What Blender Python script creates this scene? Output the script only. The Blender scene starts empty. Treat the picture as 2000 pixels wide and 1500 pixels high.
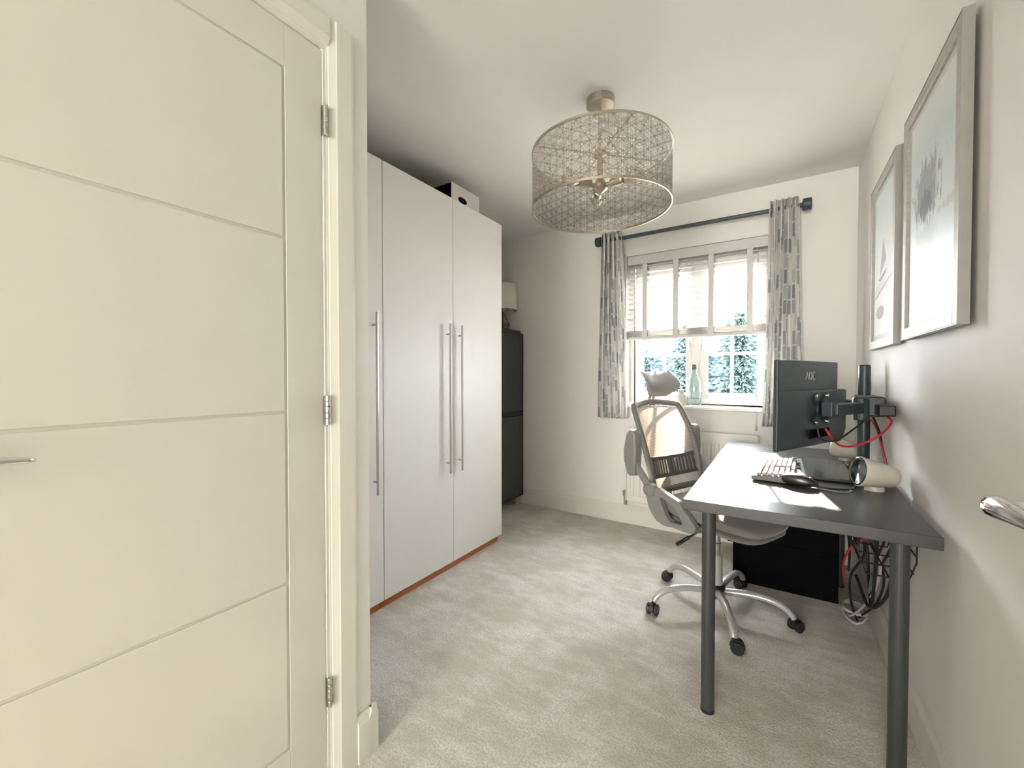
import bpy, bmesh, math, random
from mathutils import Vector, Matrix
random.seed(7)
sc = bpy.context.scene
COL = sc.collection

# ------------------------------------------------------------------ camera
cam_d = bpy.data.cameras.new('camera')
cam_d.sensor_width = 36.0
cam_d.lens = 812.0 / 2000.0 * 36.0
cam_d.clip_start = 0.02
cam = bpy.data.objects.new('camera', cam_d)
COL.objects.link(cam)
cam.location = (0.0, 0.0, 1.2)
cam.rotation_euler = (math.radians(90 - 1.0), 0.0, math.radians(32.75))
sc.camera = cam

# ------------------------------------------------------------------ light
sc.cycles.max_bounces = 7
sc.cycles.caustics_reflective = False
sc.cycles.caustics_refractive = False
sc.view_settings.view_transform = 'Standard'
sc.view_settings.look = 'None'
sc.view_settings.gamma = 1.0
sc.view_settings.use_curve_mapping = False
sc.view_settings.exposure = 1.06

world = bpy.data.worlds.new('sky')
sc.world = world
world.use_nodes = True
bg = world.node_tree.nodes['Background']
bg.inputs['Color'].default_value = (0.965, 0.98, 1.0, 1)
bg.inputs['Strength'].default_value = 26.0

sun_d = bpy.data.lights.new('sun', 'SUN')
sun_d.energy = 30.0
sun_d.angle = math.radians(0.6)
sun_d.color = (1.0, 0.83, 0.63)
sun = bpy.data.objects.new('sun', sun_d)
COL.objects.link(sun)
sun.rotation_euler = Vector((0.17, -1.0, -0.42)).to_track_quat('-Z', 'Y').to_euler()

# added unseen fill light on the landing, brightening the room from behind the camera
ll_d = bpy.data.lights.new('landing_fill_light', 'AREA')
ll_d.shape = 'RECTANGLE'
ll_d.size = 1.4
ll_d.size_y = 2.2
ll_d.energy = 106.0
ll_d.color = (1.0, 0.955, 0.885)
ll = bpy.data.objects.new('landing_fill_light', ll_d)
COL.objects.link(ll)
ll.location = (-0.345, -5.1, 1.25)
ll.rotation_euler = (math.radians(90), 0, 0)

# ------------------------------------------------------------------ helpers
class B:
    """collects shapes for one mesh"""
    def __init__(s):
        s.v = []; s.f = []; s.uv = None
    def add(s, vs, fs):
        o = len(s.v)
        s.v += [tuple(v) for v in vs]
        s.f += [tuple(i + o for i in f) for f in fs]
        return s
    def box(s, x0, x1, y0, y1, z0, z1):
        return s.add([(x0,y0,z0),(x1,y0,z0),(x1,y1,z0),(x0,y1,z0),(x0,y0,z1),(x1,y0,z1),(x1,y1,z1),(x0,y1,z1)],
                     [(3,2,1,0),(4,5,6,7),(0,1,5,4),(1,2,6,5),(2,3,7,6),(3,0,4,7)])
    def obox(s, c, ax, ay, az):
        c = Vector(c); ax = Vector(ax); ay = Vector(ay); az = Vector(az)
        vs = [c + ax*i + ay*j + az*k for k in (-1,1) for (i,j) in ((-1,-1),(1,-1),(1,1),(-1,1))]
        return s.add(vs, [(3,2,1,0),(4,5,6,7),(0,1,5,4),(1,2,6,5),(2,3,7,6),(3,0,4,7)])
    def bar(s, a, b, w, h, up=(0,0,1)):
        a = Vector(a); b = Vector(b); d = (b-a); L = d.length; d.normalize()
        sd = d.cross(Vector(up))
        if sd.length < 1e-5: sd = d.cross(Vector((1,0,0)))
        sd.normalize(); u = sd.cross(d)
        return s.obox((a+b)/2, d*L/2, sd*w/2, u*h/2)
    def tube(s, pts, r, n=8, closed=False, flat=1.0, up=None, caps=True):
        pts = [Vector(p) for p in pts]; m = len(pts)
        rs = r if isinstance(r, (list, tuple)) else [r]*m
        o = len(s.v); prev = None
        for i, p in enumerate(pts):
            a = pts[(i-1) % m] if (closed or i > 0) else p
            b = pts[(i+1) % m] if (closed or i < m-1) else p
            t = (b-a).normalized()
            if up is not None: ref = Vector(up)
            elif prev is None: ref = Vector((0,0,1)) if abs(t.z) < 0.9 else Vector((1,0,0))
            else: ref = prev
            sd = t.cross(ref)
            if sd.length < 1e-6: sd = t.cross(Vector((0.3,1,0.1)))
            sd.normalize(); u = sd.cross(t).normalized(); prev = u
            for k in range(n):
                q = 2*math.pi*k/n
                s.v.append(tuple(p + sd*math.cos(q)*rs[i] + u*math.sin(q)*rs[i]*flat))
        R = m if closed else m-1
        for i in range(R):
            j = (i+1) % m
            for k in range(n):
                l = (k+1) % n
                s.f.append((o+i*n+k, o+i*n+l, o+j*n+l, o+j*n+k))
        if caps and not closed:
            s.f.append(tuple(o+k for k in range(n))[::-1])
            s.f.append(tuple(o+(m-1)*n+k for k in range(n)))
        return s
    def lathe(s, prof, c=(0,0,0), axis=(0,0,1), n=24, cap=True):
        c = Vector(c); az = Vector(axis).normalized()
        ax = az.orthogonal().normalized(); ay = az.cross(ax)
        o = len(s.v)
        for (r, h) in prof:
            for k in range(n):
                q = 2*math.pi*k/n
                s.v.append(tuple(c + az*h + (ax*math.cos(q) + ay*math.sin(q))*r))
        for i in range(len(prof)-1):
            for k in range(n):
                l = (k+1) % n
                s.f.append((o+i*n+k, o+i*n+l, o+(i+1)*n+l, o+(i+1)*n+k))
        if cap:
            s.f.append(tuple(o+k for k in range(n))[::-1])
            s.f.append(tuple(o+(len(prof)-1)*n+k for k in range(n)))
        return s
    def sphere(s, c, r, n=14, m=8, sc_=(1,1,1)):
        prof = [(max(1e-4, math.sin(math.pi*i/m)), -math.cos(math.pi*i/m)) for i in range(m+1)]
        o = len(s.v)
        s.lathe(prof, n=n)
        for i in range(o, len(s.v)):
            v = s.v[i]; s.v[i] = (c[0]+v[0]*r*sc_[0], c[1]+v[1]*r*sc_[1], c[2]+v[2]*r*sc_[2])
        return s
    def prism(s, poly, org, ax, ay, ext):
        """poly: 2D points; placed at org + ax*u + ay*v and pushed out by ext"""
        org = Vector(org); ax = Vector(ax); ay = Vector(ay); ext = Vector(ext)
        n = len(poly); base = [org + ax*u + ay*v for u, v in poly]
        vs = base + [p + ext for p in base]
        return s.add(vs, [tuple(range(n))[::-1], tuple(range(n, 2*n))] +
                     [(i, (i+1) % n, n+(i+1) % n, n+i) for i in range(n)])
    def grid(s, fn, nu, nv, wrap=False):
        o = len(s.v); s.uv = s.uv or []
        for j in range(nv+1):
            for i in range(nu+1):
                s.v.append(tuple(fn(i/nu, j/nv)))
        for j in range(nv):
            for i in range(nu):
                a = o + j*(nu+1) + i
                s.f.append((a, a+1, a+nu+2, a+nu+1))
                s.uv += [(i/nu, j/nv), ((i+1)/nu, j/nv), ((i+1)/nu, (j+1)/nv), (i/nu, (j+1)/nv)]
        return s
    def superell(s, c, a, b, h, e1=0.35, e2=0.35, n=28, m=14, fn=None):
        """rounded cushion"""
        o = len(s.v)
        pw = lambda x, e: math.copysign(abs(x)**e, x)
        for i in range(m+1):
            th = -math.pi/2 + math.pi*i/m
            for k in range(n):
                q = 2*math.pi*k/n
                x = a*pw(math.cos(th), e1)*pw(math.cos(q), e2)
                y = b*pw(math.cos(th), e1)*pw(math.sin(q), e2)
                z = h*pw(math.sin(th), e1)
                if fn: x, y, z = fn(x, y, z)
                s.v.append((c[0]+x, c[1]+y, c[2]+z))
        for i in range(m):
            for k in range(n):
                l = (k+1) % n
                s.f.append((o+i*n+k, o+i*n+l, o+(i+1)*n+l, o+(i+1)*n+k))
        return s

def obj(name, b, mat, parent=None, smooth=False, bevel=0.0, seg=2, local=False, recalc=True):
    me = bpy.data.meshes.new(name)
    me.from_pydata(b.v, [], b.f)
    if b.uv and len(b.uv) == len(me.loops):
        lay = me.uv_layers.new(name='UVMap')
        for i, u in enumerate(b.uv): lay.data[i].uv = u
    if recalc:
        bm = bmesh.new(); bm.from_mesh(me)
        bmesh.ops.remove_doubles(bm, verts=bm.verts, dist=1e-6)
        bmesh.ops.recalc_face_normals(bm, faces=bm.faces)
        bm.to_mesh(me); bm.free()
    me.update()
    if mat: me.materials.append(mat)
    if smooth:
        for p in me.polygons: p.use_smooth = True
    o = bpy.data.objects.new(name, me)
    COL.objects.link(o)
    if bevel > 0:
        m = o.modifiers.new('bevel', 'BEVEL'); m.width = bevel; m.segments = seg
        m.limit_method = 'ANGLE'; m.angle_limit = math.radians(40)
        for p in me.polygons: p.use_smooth = True
        m.harden_normals = True
    if parent is not None:
        o.parent = parent
        if parent.type == 'EMPTY' and not local:
            o.matrix_parent_inverse = Matrix.Translation(parent.location).inverted()
    return o

def tag(o, label, cat=None, group=None):
    o['label'] = label
    if cat: o['category'] = cat
    if group: o['group'] = group
    return o

def thing(name, label, cat, loc=(0,0,0), rotz=0.0, group=None):
    o = bpy.data.objects.new(name, None)
    COL.objects.link(o)
    o.location = loc; o.rotation_euler = (0, 0, rotz)
    o.empty_display_size = 0.05
    return tag(o, label, cat, group)

def struct(name, b, mat, label=None, **k):
    o = obj(name, b, mat, **k)
    o['kind'] = 'structure'
    if label: o['label'] = label
    return o

def smoothpts(pts, n=6):
    """Catmull-Rom through the points"""
    P = [Vector(p) for p in pts]; P = [P[0]*2-P[1]] + P + [P[-1]*2-P[-2]]
    out = []
    for i in range(1, len(P)-2):
        for k in range(n):
            t = k/n; a, b_, c, d = P[i-1], P[i], P[i+1], P[i+2]
            out.append(0.5*((2*b_) + (c-a)*t + (2*a-5*b_+4*c-d)*t*t + (3*b_-a-3*c+d)*t**3))
    out.append(P[-2])
    return out

# ------------------------------------------------------------------ materials
def srgb(r, g, b):
    f = lambda c: (c/12.92 if c <= 0.04045 else ((c+0.055)/1.055)**2.4)
    return (f(r/255), f(g/255), f(b/255), 1.0)

class N:
    def __init__(s, m): s.t = m.node_tree; s.m = m
    def new(s, typ, **k):
        n = s.t.nodes.new(typ)
        for a, v in k.items(): setattr(n, a, v)
        return n
    def link(s, a, b): s.t.links.new(a, b)
    def math(s, op, a, b=None, c=None, clamp=False):
        n = s.new('ShaderNodeMath', operation=op); n.use_clamp = clamp
        for i, x in enumerate((a, b, c)):
            if x is None: continue
            if isinstance(x, (int, float)): n.inputs[i].default_value = x
            else: s.link(x, n.inputs[i])
        return n.outputs[0]
    def mixc(s, fac, a, b):
        n = s.new('ShaderNodeMix', data_type='RGBA')
        for sock, x in ((n.inputs['Factor'], fac), (n.inputs[6], a), (n.inputs[7], b)):
            if isinstance(x, (int, float)): sock.default_value = x
            elif isinstance(x, tuple): sock.default_value = x
            else: s.link(x, sock)
        return n.outputs[2]
    def noise(s, scale, detail=3.0, coord=None, rough=0.55):
        n = s.new('ShaderNodeTexNoise'); n.inputs['Scale'].default_value = scale
        n.inputs['Detail'].default_value = detail; n.inputs['Roughness'].default_value = rough
        if coord is not None: s.link(coord, n.inputs['Vector'])
        return n.outputs['Fac']
    def bump(s, h, strength, dist, bsdf):
        n = s.new('ShaderNodeBump'); n.inputs['Strength'].default_value = strength
        n.inputs['Distance'].default_value = dist
        s.link(h, n.inputs['Height']); s.link(n.outputs[0], bsdf.inputs['Normal'])

def mat(name, col, rough=0.5, metal=0.0, spec=0.5, vary=0.0, vscale=8.0, bump=0.0, bscale=200.0, bdist=0.001, coat=0.0, sheen=0.0):
    m = bpy.data.materials.new(name); m.use_nodes = True
    n = N(m); bs = m.node_tree.nodes['Principled BSDF']
    bs.inputs['Base Color'].default_value = col
    bs.inputs['Roughness'].default_value = rough
    bs.inputs['Metallic'].default_value = metal
    bs.inputs['Specular IOR Level'].default_value = spec
    bs.inputs['Coat Weight'].default_value = coat
    bs.inputs['Sheen Weight'].default_value = sheen
    tc = n.new('ShaderNodeTexCoord').outputs['Object']
    f = n.noise(vscale, 4, tc)
    k = max(vary, 0.02)
    dark = tuple(c*(1-k) for c in col[:3]) + (1,)
    lite = tuple(min(1, c*(1+k)) for c in col[:3]) + (1,)
    n.link(n.mixc(f, dark, lite), bs.inputs['Base Color'])
    if bump > 0:
        n.bump(n.noise(bscale, 4, tc), bump, bdist, bs)
    return m

M = {}
M['wall'] = mat('painted_wall', (0.855, 0.845, 0.81, 1), 0.75, spec=0.25, bump=0.12, bscale=260, bdist=0.0008)
M['ceil'] = mat('ceiling_paint', (0.87, 0.86, 0.835, 1), 0.85, spec=0.2, bump=0.08, bscale=200, bdist=0.0008)
M['trim'] = mat('satin_trim_paint', (0.80, 0.78, 0.72, 1), 0.32, spec=0.5)
M['door'] = mat('satin_door_paint', (0.735, 0.713, 0.65, 1), 0.30, spec=0.5, bump=0.10, bscale=330, bdist=0.0006)
M['white_lam'] = mat('white_laminate', (0.80, 0.785, 0.755, 1), 0.52, spec=0.35)
M['carcass'] = mat('white_carcass', (0.72, 0.70, 0.66, 1), 0.5)
M['steel'] = mat('brushed_steel', (0.52, 0.50, 0.47, 1), 0.35, metal=1.0)
M['chrome'] = mat('polished_chrome', (0.78, 0.78, 0.77, 1), 0.07, metal=1.0)
M['nickel'] = mat('aged_nickel', (0.50, 0.44, 0.36, 1), 0.36, metal=1.0)
M['plinth'] = mat('orange_wood_plinth', srgb(176, 106, 60), 0.55, vary=0.25, vscale=20)
M['upvc'] = mat('white_upvc', (0.86, 0.85, 0.84, 1), 0.3)
M['sill'] = mat('white_sill_paint', (0.85, 0.84, 0.81, 1), 0.35)
M['blind'] = mat('white_slat_paint', (0.62, 0.605, 0.59, 1), 0.4)
M['rod'] = mat('blue_black_metal', (0.035, 0.055, 0.068, 1), 0.42)
M['darkcab'] = mat('charcoal_lacquer', (0.035, 0.038, 0.036, 1), 0.40)
M['darkedge'] = mat('black_edge', (0.012, 0.013, 0.012, 1), 0.5)
M['legwood'] = mat('pale_leg_wood', srgb(205, 165, 120), 0.5, vary=0.15, vscale=30)
M['desk'] = mat('grey_desk_laminate', (0.052, 0.054, 0.057, 1), 0.36, spec=0.5, vary=0.14, vscale=14, bump=0.05, bscale=60, bdist=0.001)
M['desk_leg'] = mat('grey_powder_coat', (0.036, 0.040, 0.040, 1), 0.38, spec=0.6)
M['black'] = mat('black_plastic', (0.012, 0.013, 0.015, 1), 0.42)
M['blackmat'] = mat('black_matt', (0.004, 0.004, 0.0045, 1), 0.85, spec=0.06)
M['mon'] = mat('monitor_back_plastic', (0.024, 0.035, 0.043, 1), 0.42, spec=0.55)
M['mon_logo'] = mat('monitor_logo_plastic', (0.30, 0.33, 0.34, 1), 0.3)
M['screen'] = mat('dark_screen_glass', (0.01, 0.01, 0.012, 1), 0.12)
M['arm'] = mat('blue_black_arm_metal', (0.018, 0.034, 0.042, 1), 0.4)
M['screw'] = mat('bright_screw', (0.8, 0.8, 0.8, 1), 0.2, metal=1.0)
M['red'] = mat('red_cable', (0.45, 0.012, 0.03, 1), 0.4)
M['cblack'] = mat('black_cable', (0.008, 0.008, 0.009, 1), 0.5)
M['cwhite'] = mat('white_cable', (0.55, 0.54, 0.52, 1), 0.45)
M['cgrey'] = mat('grey_cable', (0.22, 0.23, 0.25, 1), 0.45)
M['spk'] = mat('cream_speaker_shell', (0.62, 0.58, 0.50, 1), 0.35)
M['spkface'] = mat('blue_black_speaker_face', (0.012, 0.022, 0.030, 1), 0.18, spec=0.8)
M['keyb'] = mat('dark_keyboard_case', (0.055, 0.048, 0.04, 1), 0.38, spec=0.9)
M['key'] = mat('grey_keycaps', (0.16, 0.145, 0.125, 1), 0.36, spec=0.9, vary=0.2, vscale=60)
M['mouse'] = mat('dark_mouse_shell', (0.022, 0.018, 0.015, 1), 0.30, spec=0.9)
M['tab'] = mat('tablet_top', (0.035, 0.045, 0.047, 1), 0.16, spec=0.8, vary=0.5, vscale=9)
M['tabedge'] = mat('tablet_pale_strip', (0.40, 0.43, 0.45, 1), 0.3)
M['chair'] = mat('light_grey_chair_plastic', (0.225, 0.23, 0.215, 1), 0.42)
M['chairfab'] = mat('grey_seat_fabric', (0.225, 0.215, 0.20, 1), 0.9, spec=0.2, sheen=0.3, bump=0.4, bscale=900, bdist=0.0008)
M['pad'] = mat('grey_headrest_leather', (0.36, 0.36, 0.35, 1), 0.55, bump=0.1, bscale=500, bdist=0.0005)
M['backframe'] = mat('mid_grey_back_frame', (0.17, 0.165, 0.155, 1), 0.6)
M['silver'] = mat('silver_base_paint', (0.56, 0.575, 0.56, 1), 0.3, metal=0.35)
M['lumbar'] = mat('dark_grey_lumbar', (0.085, 0.08, 0.075, 1), 0.5)
M['rad'] = mat('radiator_enamel', (0.80, 0.785, 0.745, 1), 0.35)
M['frame'] = mat('distressed_silver_frame', (0.40, 0.395, 0.36, 1), 0.5, metal=0.15, vary=0.35, vscale=45, bump=0.3, bscale=120, bdist=0.002)
M['frame_side'] = mat('silver_frame_side', (0.36, 0.36, 0.33, 1), 0.45, metal=0.1, vary=0.1, vscale=30)
M['lampshade'] = mat('cream_lampshade', (0.78, 0.74, 0.66, 1), 0.8)
M['copper'] = mat('copper_wire', (0.16, 0.075, 0.04, 1), 0.35, metal=0.7)
M['brown'] = mat('dark_brown_wood', (0.06, 0.03, 0.018, 1), 0.45)
M['cork'] = mat('cork', srgb(120, 105, 90), 0.85, vary=0.3, vscale=150)
M['candle'] = mat('pale_pink_wax', (0.72, 0.62, 0.58, 1), 0.5)
M['boxwhite'] = mat('white_cardboard', (0.66, 0.62, 0.58, 1), 0.65)
M['leaf'] = mat('hazy_leaf', (0.050, 0.078, 0.076, 1), 0.9, spec=0.1, vary=0.2, vscale=2.0)  # outdoor haze put into both leaf colours as a blue tint
M['leaf2'] = mat('hazy_hedge_leaf', (0.050, 0.075, 0.088, 1), 0.9, spec=0.1, vary=0.2, vscale=2.0)
M['bark'] = mat('bark', (0.16, 0.13, 0.10, 1), 0.9, vary=0.3, vscale=10)
M['bounce_ground'] = mat('pale_bounce_ground', (0.36, 0.335, 0.295, 1), 0.9, vary=0.15, vscale=1)  # unseen garden ground, made pale and neutral for the light it bounces
M['brick'] = mat('outer_render', (0.55, 0.42, 0.34, 1), 0.85, vary=0.15, vscale=6)

def carpet_mat():
    m = bpy.data.materials.new('grey_beige_carpet'); m.use_nodes = True
    n = N(m); bs = m.node_tree.nodes['Principled BSDF']
    tc = n.new('ShaderNodeTexCoord').outputs['Object']
    big = n.noise(3.2, 5, tc, 0.65)
    mp = n.new('ShaderNodeMapping'); mp.inputs['Scale'].default_value = (1.0, 3.0, 1); mp.inputs['Rotation'].default_value = (0, 0, 0.5)
    n.link(tc, mp.inputs['Vector'])
    streak = n.noise(6.0, 4, mp.outputs[0], 0.6)
    tuft = n.noise(420, 2, tc, 0.6)
    speck0 = n.noise(125, 3, tc, 0.7)
    smr = n.new('ShaderNodeMapRange'); smr.inputs['From Min'].default_value = 0.36; smr.inputs['From Max'].default_value = 0.64
    n.link(speck0, smr.inputs['Value']); speck = smr.outputs[0]
    mr = n.new('ShaderNodeMapRange'); mr.interpolation_type = 'SMOOTHSTEP'
    mr.inputs['From Min'].default_value = 0.40; mr.inputs['From Max'].default_value = 0.62
    s = n.math('ADD', n.math('MULTIPLY', big, 0.65), n.math('MULTIPLY', streak, 0.35))
    n.link(s, mr.inputs['Value'])
    c1 = n.mixc(mr.outputs[0], (0.64, 0.60, 0.52, 1), (0.90, 0.88, 0.84, 1))
    c2 = n.mixc(n.math('MULTIPLY', n.math('SUBTRACT', 1.0, speck), 0.65), c1, (0.46, 0.42, 0.355, 1))
    n.link(c2, bs.inputs['Base Color'])
    bs.inputs['Roughness'].default_value = 0.95
    bs.inputs['Specular IOR Level'].default_value = 0.1
    bs.inputs['Sheen Weight'].default_value = 0.25
    h = n.math('ADD', n.math('MULTIPLY', tuft, 0.5), n.math('ADD', n.math('MULTIPLY', speck, 0.6), n.math('MULTIPLY', s, 2.5)))
    n.bump(h, 0.55, 0.006, bs)
    return m
M['carpet'] = carpet_mat()

def glass_mat(name, tint, refl=0.06, rough=0.02, gloss=0.5):
    """thin pane: mostly clear, a little mirror"""
    m = bpy.data.materials.new(name); m.use_nodes = True
    n = N(m); t = m.node_tree
    t.nodes.remove(t.nodes['Principled BSDF'])
    tr = n.new('ShaderNodeBsdfTransparent'); tr.inputs['Color'].default_value = tint
    gl = n.new('ShaderNodeBsdfGlossy'); gl.inputs['Roughness'].default_value = rough
    lw = n.new('ShaderNodeLayerWeight'); lw.inputs['Blend'].default_value = 0.15
    mx = n.new('ShaderNodeMixShader')
    n.link(n.math('MULTIPLY', n.math('ADD', lw.outputs['Fresnel'], refl), gloss, clamp=True), mx.inputs[0])
    n.link(tr.outputs[0], mx.inputs[1]); n.link(gl.outputs[0], mx.inputs[2])
    n.link(mx.outputs[0], t.nodes['Material Output'].inputs['Surface'])
    return m
M['pane'] = glass_mat('window_glass', (0.95, 0.98, 0.99, 1), 0.0, 0.03, 0.12)
M['bottle'] = glass_mat('aqua_bottle_glass', (0.86, 0.955, 0.95, 1), 0.14, 0.05)
M['bulb'] = glass_mat('bulb_glass', (0.90, 0.88, 0.82, 1), 0.30, 0.2)
M['picglass'] = mat('print_paper', (0.72, 0.74, 0.74, 1), 0.25, spec=0.5)

def cloth_mix(name, base, trans, tw, alpha=1.0, alpha_tex=None):
    m = bpy.data.materials.new(name); m.use_nodes = True
    n = N(m); t = m.node_tree
    t.nodes.remove(t.nodes['Principled BSDF'])
    d = n.new('ShaderNodeBsdfDiffuse'); d.inputs['Color'].default_value = base
    tl = n.new('ShaderNodeBsdfTranslucent'); tl.inputs['Color'].default_value = trans
    mx = n.new('ShaderNodeMixShader'); mx.inputs[0].default_value = tw
    n.link(d.outputs[0], mx.inputs[1]); n.link(tl.outputs[0], mx.inputs[2])
    tp = n.new('ShaderNodeBsdfTransparent')
    m2 = n.new('ShaderNodeMixShader'); m2.inputs[0].default_value = alpha
    n.link(tp.outputs[0], m2.inputs[1]); n.link(mx.outputs[0], m2.inputs[2])
    n.link(m2.outputs[0], t.nodes['Material Output'].inputs['Surface'])
    return m, n, d, tl, m2

def curtain_mat(cols):
    m, n, d, tl, m2 = cloth_mix('curtain_cloth', (0.8, 0.8, 0.78, 1), (0.8, 0.78, 0.72, 1), 0.36)
    uv = n.new('ShaderNodeTexCoord').outputs['UV']
    sp = n.new('ShaderNodeSeparateXYZ'); n.link(uv, sp.inputs[0])
    U = n.math('MULTIPLY', sp.outputs[0], cols)
    cu = n.math('FLOOR', U); fu = n.math('SUBTRACT', U, cu)
    wn = n.new('ShaderNodeTexWhiteNoise', noise_dimensions='1D'); n.link(cu, wn.inputs['W'])
    V = n.math('ADD', n.math('MULTIPLY', sp.outputs[1], 15.0), n.math('MULTIPLY', wn.outputs['Value'], 7.0))
    cv = n.math('FLOOR', V); fv = n.math('SUBTRACT', V, cv)
    cb = n.new('ShaderNodeCombineXYZ'); n.link(cu, cb.inputs[0]); n.link(cv, cb.inputs[1])
    w2 = n.new('ShaderNodeTexWhiteNoise', noise_dimensions='2D'); n.link(cb.outputs[0], w2.inputs['Vector'])
    w3 = n.new('ShaderNodeTexWhiteNoise', noise_dimensions='3D')
    cb.inputs[2].default_value = 4.7; n.link(cb.outputs[0], w3.inputs['Vector'])
    # rounded bar inside each cell
    dx = n.math('SUBTRACT', n.math('ABSOLUTE', n.math('SUBTRACT', fu, 0.5)), 0.16)
    dy = n.math('SUBTRACT', n.math('ABSOLUTE', n.math('SUBTRACT', fv, 0.5)), 0.36)
    dx = n.math('MAXIMUM', dx, 0.0); dy = n.math('MULTIPLY', n.math('MAXIMUM', dy, 0.0), 2.0)
    dist = n.math('SQRT', n.math('ADD', n.math('MULTIPLY', dx, dx), n.math('MULTIPLY', dy, dy)))
    inside = n.math('LESS_THAN', dist, 0.17)
    on = n.math('GREATER_THAN', w2.outputs['Value'], 0.42)
    k = n.math('MULTIPLY', inside, on)
    ink = n.mixc(w3.outputs['Value'], (0.36, 0.39, 0.43, 1), (0.70, 0.71, 0.70, 1))
    c = n.mixc(k, (0.88, 0.87, 0.84, 1), ink)
    n.link(c, d.inputs['Color']); n.link(c, tl.inputs['Color'])
    return m
M['curtain'] = curtain_mat(17)

def mesh_mat():
    m, n, d, tl, m2 = cloth_mix('grey_chair_mesh', (0.36, 0.345, 0.33, 1), (0.62, 0.50, 0.43, 1), 0.42, 0.72)
    uv = n.new('ShaderNodeTexCoord').outputs['UV']
    sp = n.new('ShaderNodeSeparateXYZ'); n.link(uv, sp.inputs[0])
    a = n.math('SINE', n.math('MULTIPLY', sp.outputs[0], 300.0))
    b = n.math('SINE', n.math('ADD', n.math('MULTIPLY', sp.outputs[1], 330.0), n.math('MULTIPLY', sp.outputs[0], 60.0)))
    h = n.math('MULTIPLY', n.math('MULTIPLY', a, b), 0.5)
    n.link(n.math('ADD', 0.74, n.math('MULTIPLY', b, 0.20), clamp=True), m2.inputs[0])
    return m
M['mesh'] = mesh_mat()

def shade_mat():
    """pierced taupe metal: a lattice of six-petal stars"""
    m = bpy.data.materials.new('pierced_taupe_metal'); m.use_nodes = True
    n = N(m); t = m.node_tree; bs = t.nodes['Principled BSDF']
    uv = n.new('ShaderNodeTexCoord').outputs['UV']
    sp = n.new('ShaderNodeSeparateXYZ'); n.link(uv, sp.inputs[0])
    X = n.math('MULTIPLY', sp.outputs[0], 54.0); Y = n.math('MULTIPLY', sp.outputs[1], 54.0*0.273/2.023)
    def fam(ang, scale):
        p = n.math('ADD', n.math('MULTIPLY', X, math.cos(ang)*scale), n.math('MULTIPLY', Y, math.sin(ang)*scale))
        return n.math('ABSOLUTE', n.math('SUBTRACT', n.math('FRACT', p), 0.5))
    big = [fam(a, 1.0) for a in (0.0, math.pi/3, 2*math.pi/3)]
    star = [fam(a, 1.0/math.sqrt(3)) for a in (math.pi/6, math.pi/2, 5*math.pi/6)]
    fine = [fam(a, 4.0) for a in (0.0, math.pi/3, 2*math.pi/3)]
    lb = n.math('MINIMUM', big[0], n.math('MINIMUM', big[1], big[2]))
    ls = n.math('MINIMUM', star[0], n.math('MINIMUM', star[1], star[2]))
    lf = n.math('MINIMUM', fine[0], n.math('MINIMUM', fine[1], fine[2]))
    sb = n.math('MAXIMUM', n.math('LESS_THAN', lb, 0.040), n.math('LESS_THAN', ls, 0.022))
    sf = n.math('LESS_THAN', lf, 0.10)
    n.link(n.mixc(sb, (0.36, 0.315, 0.26, 1), (0.15, 0.125, 0.10, 1)), bs.inputs['Base Color'])
    bs.inputs['Metallic'].default_value = 0.3; bs.inputs['Roughness'].default_value = 0.42
    al = n.math('ADD', 0.27, n.math('ADD', n.math('MULTIPLY', sf, 0.30), n.math('MULTIPLY', sb, 0.40)), clamp=True)
    n.link(al, bs.inputs['Alpha'])
    return m
M['shade'] = shade_mat()

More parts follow.
